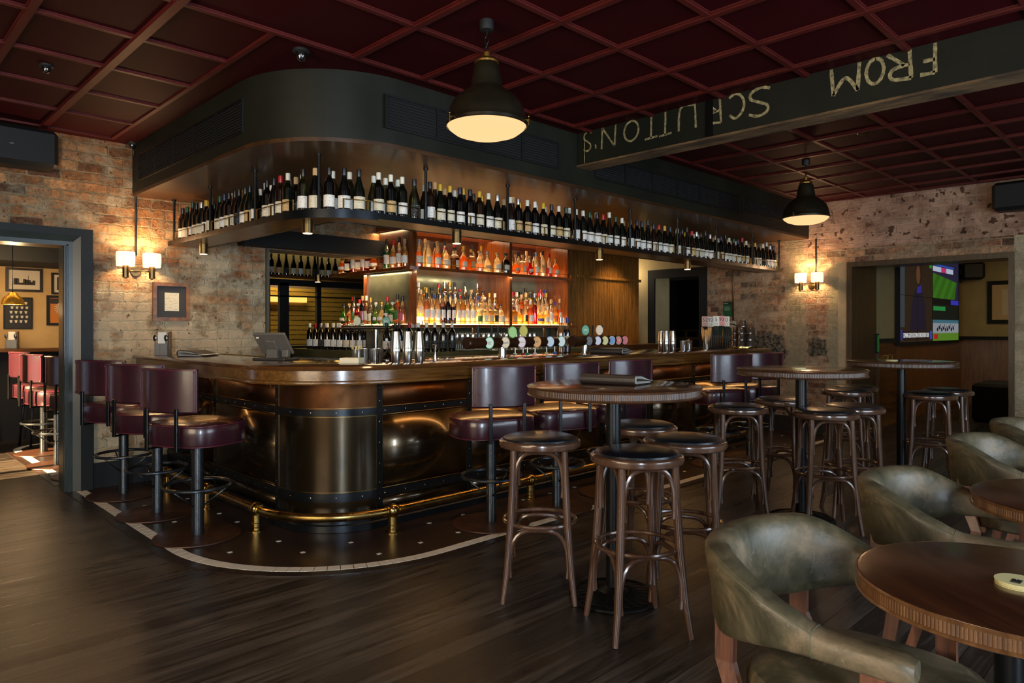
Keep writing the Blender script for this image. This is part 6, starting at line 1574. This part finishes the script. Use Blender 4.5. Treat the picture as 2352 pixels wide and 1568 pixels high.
for i in range(2): tag(G().lathe([(.001, 0), (.05, 0), (.095, .012), (.096, .015), (.09, .014), (.05, .004), (.001, .004)], n=28).build('white_saucer', M('white china', (220, 220, 216), .3), None, (4.90 + i * .22, 5.62, 1.1085)), 'white saucer in front of the wine glasses, %s of two' % ORD[i + 1], 'saucer', 'white saucers')
for i, (x, y, z) in enumerate(((4.66, 5.80, 1.27), (4.70, 5.78, 1.20), (4.64, 5.84, 1.16))):
    pass
t = thing('fruit_jar', 'glass jar of limes on the back bench beside the post', 'jar', (4.72, 5.80, 1.1085)); G().lathe([(.001, 0), (.05, 0), (.052, .006), (.052, .18), (.048, .19)], n=20).build('jar', clear2, t)
lime = M('lime skin', (110, 140, 30), .4, bump=.1, bscale=60)
for i, (x, y, z) in enumerate(((0, 0, .04), (.008, -.004, .09), (-.006, .004, .14))): tag(G().sphere(0, 0, 0, .028, 14).build('lime', lime, None, (4.72 + x, 5.80 + y, 1.1085 + z - .005)), 'green lime, %s from the bottom of the glass jar' % ORD[i + 1], 'lime', 'limes in the jar')

# ------------------------------------------------------------------ room beyond the left doorway
pf = M('dark picture frame', (36, 22, 14), .35); pm = M('warm picture mount', (196, 178, 150), .8)
t = frame('framed_print', 'wide framed print of a ship-like silhouette on the tan wall', 'picture', 1.58, 1.955, 1.80, 2.09, 10.3, 'x', .028, pf, pm, [('horizon_line', M('print grey', (130, 116, 96), .8), .12, .88, .28, .285, .001)])
g = G(); rn = random.Random(2)
for k in range(9): x = 1.66 + k * .024; g.box(x, 10.2825, 1.885, x + .03, 10.284, 1.905 + rn.uniform(.0, .06))
g.bar((1.81, 10.283, 1.9), (1.81, 10.283, 2.0), .0025, 4); g.build('ship_silhouette', M('print dark', (54, 44, 34), .8), t)
t = frame('framed_print', 'black poster with rows of pale cup shapes on the tan wall', 'picture', 1.56, 1.85, 1.345, 1.73, 10.3, 'x', .008, near_black, M('poster black', (20, 17, 15), .6), [])
g = G()
for r_ in range(5):
    for k in range(4):
        x = 1.625 + k * .05 + (r_ % 2) * .01; z = 1.42 + r_ * .056; g.prism([(x, z), (x + .018, z), (x + .024, z + .03), (x - .006, z + .03)], 0, .002); 
g.v = [(x, 10.284 - z, y) for x, y, z in g.v]; g.build('printed_cups', M('print cream', (200, 186, 160), .8), t)
t = frame('framed_print', 'small framed print with dark centre, cut off by the jamb', 'picture', 2.05, 2.35, 1.78, 2.05, 10.3, 'x', .024, pf, pm, [('dark_plate', M('print dark', (0, 0, 0)), .2, .8, .2, .8, .001)])
t = frame('framed_print', 'orange and cream flower print in a black frame, cut off by the jamb', 'picture', 2.0, 2.32, 1.39, 1.765, 10.3, 'x', .03, near_black, M('orange print', (190, 110, 30), .7), [('sky_strip', M('print black', (40, 30, 20), .7), .12, .88, .72, .9, .001)])
g = G()
for k in range(16): a = 2 * PI * k / 16; g.bar((2.15 + .015 * math.cos(a), 10.282, 1.6 + .02 * math.sin(a)), (2.15 + .07 * math.cos(a), 10.282, 1.6 + .07 * math.sin(a)), .006, 5)
g.build('flower_petals', M('print cream', (0, 0, 0)), t)
# brass dome pendant
t = thing('brass_pendant', 'small beaten brass dome pendant glowing beyond the left doorway', 'pendant lamp', (1.42, 8.85, 2.7))
G().bar((0, 0, 0), (0, 0, -.98), .004).build('cord', blk, t)
G().lathe([(.03, -.975), (.035, -.98), (.045, -1.0), (.075, -1.02), (.098, -1.06), (.104, -1.095), (.1, -1.1), (.09, -1.06), (.06, -1.02)], n=28).build('shade', M('beaten brass', (190, 140, 50), .3, 1.0, bump=.6, bscale=50, emit=(200, 130, 40), es=.25), t)
G().sphere(0, 0, -1.05, .035, 12).build('bulb', emis('hot bulb', (255, 210, 130), 14), t)
lamp('brass_pendant_light', 'POINT', (1.42, 8.85, 1.55), 16, (1, .68, .34), shadow_soft_size=.05)
lamp('left_room_glow', 'AREA', (0.8, 9.0, 2.05), 24, (1, .7, .36), shape='RECTANGLE', size=1.8, size_y=.4, aim=(.2, 1, -.35))
t = thing('glass_ceiling_lamp', 'cream glass bowl lamp at the top of the doorway view', 'ceiling lamp', (1.93, 9.0, 2.7)); G().lathe([(.001, -.33), (.06, -.32), (.11, -.28), (.13, -.22), (.12, -.21), (.001, -.2)], n=24).build('bowl', emis('cream bowl', (255, 200, 130), 1.5), t); G().bar((0, 0, 0), (0, 0, -.21), .006).build('rod', brass_d, t)
# high counter with cutlery box, glasses and black stools
t = thing('wall_counter', 'dark high counter against the tan wall of the next room', 'counter', (0, 0, 0)); G().box(.2, 9.95, 1.07, 2.4, 10.3, 1.11).build('counter_top', oak_d, t); G().box(.3, 10.2, 0, 2.3, 10.3, 1.07).build('panel', near_black, t)
cutlery('grey cutlery box on the high counter beyond the doorway', 1.62, 10.12, 1.1105, -.4)
for i, x in enumerate((.62, 1.18, 1.78)):
    t = thing('black_stool', 'black metal stool under the far high counter, %s from left' % ORD[i + 1], 'stool', (x, 9.55, 0), .2, 'black stools at the far counter')
    G().lathe([(.001, .74), (.17, .74), (.175, .75), (.17, .775), (.001, .78)], n=24).build('seat', near_black, t)
    for a in (.8, 2.37, 3.94, 5.5): G().bar((.13 * math.cos(a), .13 * math.sin(a), .74), (.2 * math.cos(a), .2 * math.sin(a), 0), .013).build('leg', M('black post', (0, 0, 0)), t)
t = thing('black_chair', 'black low-backed chair behind the purple stools beyond the doorway', 'chair', (2.3, 9.72, 0)); G().box(-.2, -.02, .9, .2, .02, 1.06, bev=.015).build('backrest', near_black, t); G().box(-.2, -.2, .72, .2, .02, .78, bev=.01).build('seat', near_black, t)
for sx in (-.17, .17):
    for sy in (-.17, 0): G().bar((sx, sy, 0), (sx, sy, .9 if sy == 0 else .73), .014).build('leg', blk, t)

# ------------------------------------------------------------------ room with the screens
SY = 3.215
t = thing('video_wall', 'large video wall showing football, racing and a news ticker', 'screen', (0, 0, 0))
sx0, sx1, sz0, sz1 = 10.95, 14.15, 1.15, 2.52
G().box(sx0 - .06, SY - .05, sz0 - .05, sx1 + .06, SY + .003, sz1 + .05).build('screen_frame', near_black, t)
def scr(nm, col, st, x0, x1, z0, z1, d=.0): return G().box(x0, SY - .052 - d, z0, x1, SY - .05, z1).build(nm, emis(nm + str(col), col, st), t)
xm = 12.55   # left part holds the news picture
scr('news_picture', (54, 40, 30), .5, sx0, xm, sz0, sz1)
scr('news_backdrop', (66, 74, 80), .55, sx0, sx0 + .2, sz0 + .22, sz1, .001)
def flat(poly, nm, m_, dd):
    g = G(); g.prism(poly, 0, .0015); g.v = [(x, SY - dd - z, y) for x, y, z in g.v]; g.build(nm, m_, t)
ell = lambda cx, cz, rx, rz: [(cx + rx * math.cos(2 * PI * k / 24), cz + rz * math.sin(2 * PI * k / 24)) for k in range(24)]
flat([(11.40, 1.32), (12.22, 1.32), (12.14, 1.74), (12.02, 1.90), (11.90, 1.97), (11.74, 1.97), (11.60, 1.88), (11.48, 1.72)], 'presenter_shirt', emis('screen blue', (34, 28, 50), .5), .0535)
flat([(11.72, 1.88), (11.96, 1.90), (11.92, 2.04), (11.76, 2.04)], 'presenter_collar', emis('screen collar', (50, 46, 140), .7), .0545)
flat(ell(11.82, 2.22, .18, .24), 'presenter_hair', emis('screen brown', (48, 30, 18), .6), .0555); flat(ell(11.78, 2.16, .10, .14), 'presenter_face', emis('screen skin', (104, 70, 48), .55), .0575)
scr('ticker_band', (38, 26, 24), .6, sx0, xm, sz0 + .03, sz0 + .16, .001)
tx = text('ticker_words', "CROWNING GLORY: DOGS DOMINATE KING'S BIRTHDAY CLASH", .10, emis('ticker white', (220, 220, 220), 1.0), t, (11.72, SY - .0535, sz0 + .095), (PI / 2, 0, 0), sx=.43)
scr('ticker_badge', (40, 50, 130), .8, sx0 + .01, sx0 + .09, sz0 + .03, sz0 + .18, .002); scr('channel_badge', (60, 70, 150), .8, xm - .14, xm - .02, sz0 + .03, sz0 + .16, .002)
scr('score_strip', (40, 130, 40), .8, xm - .16, xm - .03, 2.30, 2.44, .002)
x0, x1 = xm + .01, sx1
def pitch_mat():
    m = bpy.data.materials.new('pitch on screen'); t_, b = nodes(m); tc = N(t_, 'ShaderNodeTexCoord'); mp = N(t_, 'ShaderNodeMapping'); mp.inputs['Rotation'].default_value = (0, -.9, 0); L(t_, tc.outputs['Object'], mp.inputs[0])
    wv = N(t_, 'ShaderNodeTexWave', i_Scale=1.2, bands_direction='X'); L(t_, mp.outputs[0], wv.inputs['Vector']); r = ramp(t_, [(.3, lin((38, 84, 18))), (.7, lin((46, 96, 24)))]); L(t_, wv.outputs['Fac'], r.inputs[0])
    b.inputs['Base Color'].default_value = (0, 0, 0, 1); L(t_, r.outputs[0], b.inputs['Emission Color']); b.inputs['Emission Strength'].default_value = 1.0; return m
pm_ = pitch_mat()
g = G(); g.prism([(x0, 1.84), (x1 - .28, 1.84), (x1 - .12, 2.14), (x0, 2.24)], 0, .001); g.v = [(x, SY - .0545 - z, y) for x, y, z in g.v]; g.build('football_pitch', pm_, t)
scr('crowd', (44, 40, 66), .6, x0, x1, 1.84, sz1); scr('stand_boards', (170, 180, 200), .9, x0, x1 - .35, 2.27, 2.35, .001); scr('pink_board', (180, 50, 100), .9, x0 + .5, x0 + .8, 2.27, 2.35, .002)
scr('blue_board', (40, 80, 170), .8, x0, x1 - .3, 2.36, 2.39, .001)
scr('caption_bar', (14, 14, 18), .5, x0, x1, 1.74, 1.84); scr('score_box', (50, 50, 170), .8, x1 - .5, x1, 1.75, 1.83, .001)
scr('racing_upper', (18, 26, 24), .6, x0, x1, 1.48, 1.74); scr('green_caption', (34, 130, 60), .8, x0 + .05, x0 + .75, 1.64, 1.71, .001)
scr('race_sky', (60, 104, 120), .8, x0, x1, 1.43, 1.49, .001); scr('race_track', (140, 144, 150), .8, x0, x1, 1.27, 1.44, .001); scr('race_grass', (84, 124, 36), .8, x0, x1, sz0, 1.28, .001); scr('race_card', (170, 30, 36), .8, x0 + .08, x0 + .3, 1.18, 1.26, .002)
rn = random.Random(8)
for k in range(9):
    g = G(); x = x0 + .28 + k * .12; z = 1.345 + rn.uniform(-.02, .02); flat(ell(x, z, .045, .03) , 'race_horse', emis('horse dark', (36, 34, 44), .6), .0545); flat([(x + .02, z + .01), (x + .05, z + .03), (x + .075, z + .065), (x + .045, z + .06)], 'race_horse', emis('horse dark', (36, 34, 44), .6), .0545)
g = G(); g.box(sx0, SY - .0560, 1.83, xm, SY - .052, 1.837); g.box(11.74, SY - .0560, sz0, 11.747, SY - .052, sz1); g.box(xm, SY - .0565, sz0, xm + .012, SY - .052, sz1); g.build('bezel', near_black, t)
lamp('lounge_lamp', 'AREA', (12.6, 1.0, 2.7), 36, (1, .74, .4), shape='RECTANGLE', size=1.6, size_y=1.6, aim=(.3, .1, -1))
t = frame('framed_print', 'framed botanical print on the far cream wall past the screens', 'picture', 1.95, 2.82, 1.43, 2.18, 14.6, 'y', .07, near_black, M('buff mount', (190, 160, 116), .8), [('print_sheet', pm, .25, .75, .2, .8, .001)])
g = G(); rn = random.Random(6)
for k in range(70): a = rn.uniform(0, 6.28); r_ = rn.uniform(0, .12); y = 2.385 + r_ * math.cos(a); z = 1.8 + r_ * 1.3 * math.sin(a); g.box(14.576, y - .012, z - .012, 14.583, y + .012, z + .012)
g.build('printed_plant', M('print dark', (0, 0, 0)), t)
speaker('black loudspeaker beside the video wall in the far room', (14.38, 3.2, 2.36), .35, .3, .3, .36)
tag(G().box(11.9, 1.9, 0, 12.9, 2.5, .55, bev=.04).build('black_ottoman', near_black), 'black block ottoman on the dark floor of the screen room', 'ottoman')
t = thing('gaming_screen', 'narrow green lit screen glimpsed at the edge of the wide opening', 'screen', (9.50, 3.165, 0)); G().box(.42, -.02, 1.02, .50, .005, 1.28).build('cabinet', near_black, t); G().box(.43, -.024, 1.04, .49, -.02, 1.26).build('display', emis('green display', (34, 96, 40), .5), t)
t = thing('panel_door', 'dark panelled cupboard door with pale pull handles under the video wall', 'cupboard', (0, 0, 0)); G().box(10.2, 3.2, .1, 10.9, 3.219, 1.1).build('door', oak_d, t); g = G(); g.tube([(10.45, 3.2, .80), (10.45, 3.17, .80), (10.45, 3.17, .98), (10.45, 3.2, .98)], .006, 6); g.tube([(10.62, 3.2, .80), (10.62, 3.17, .80), (10.62, 3.17, .98), (10.62, 3.2, .98)], .006, 6); g.build('pull', brass, t)
# store behind the black door
t = thing('store_shelf', 'dark store shelf with jars behind the black framed door', 'shelf', (0, 0, 0)); G().box(10.6, 5.0, 1.16, 11.0, 7.2, 1.2).build('board', M('dim oak shelf', (74, 52, 30), .5), t); G().box(10.6, 5.0, 0, 11.0, 7.2, 1.16).build('cupboard', near_black, t); G().box(10.58, 5.0, 1.3, 10.62, 7.2, 1.33).build('rail', brass_d, t)
for i in range(6):
    o = link('shelf_jar', _tm(.05, .14), None, (10.8, 5.5 + i * .26, 1.2005)); tag(o, 'glass jar on the dark store shelf, %s from the right' % ORD[i + 1], 'jar', 'jars in the dark store')
lamp('store_lamp', 'POINT', (10.0, 6.6, 2.3), 3, (1, .8, .5), shadow_soft_size=.1)
lamp('passage_lamp', 'POINT', (8.85, 6.4, 2.2), 6, (1, .8, .5), shadow_soft_size=.1)
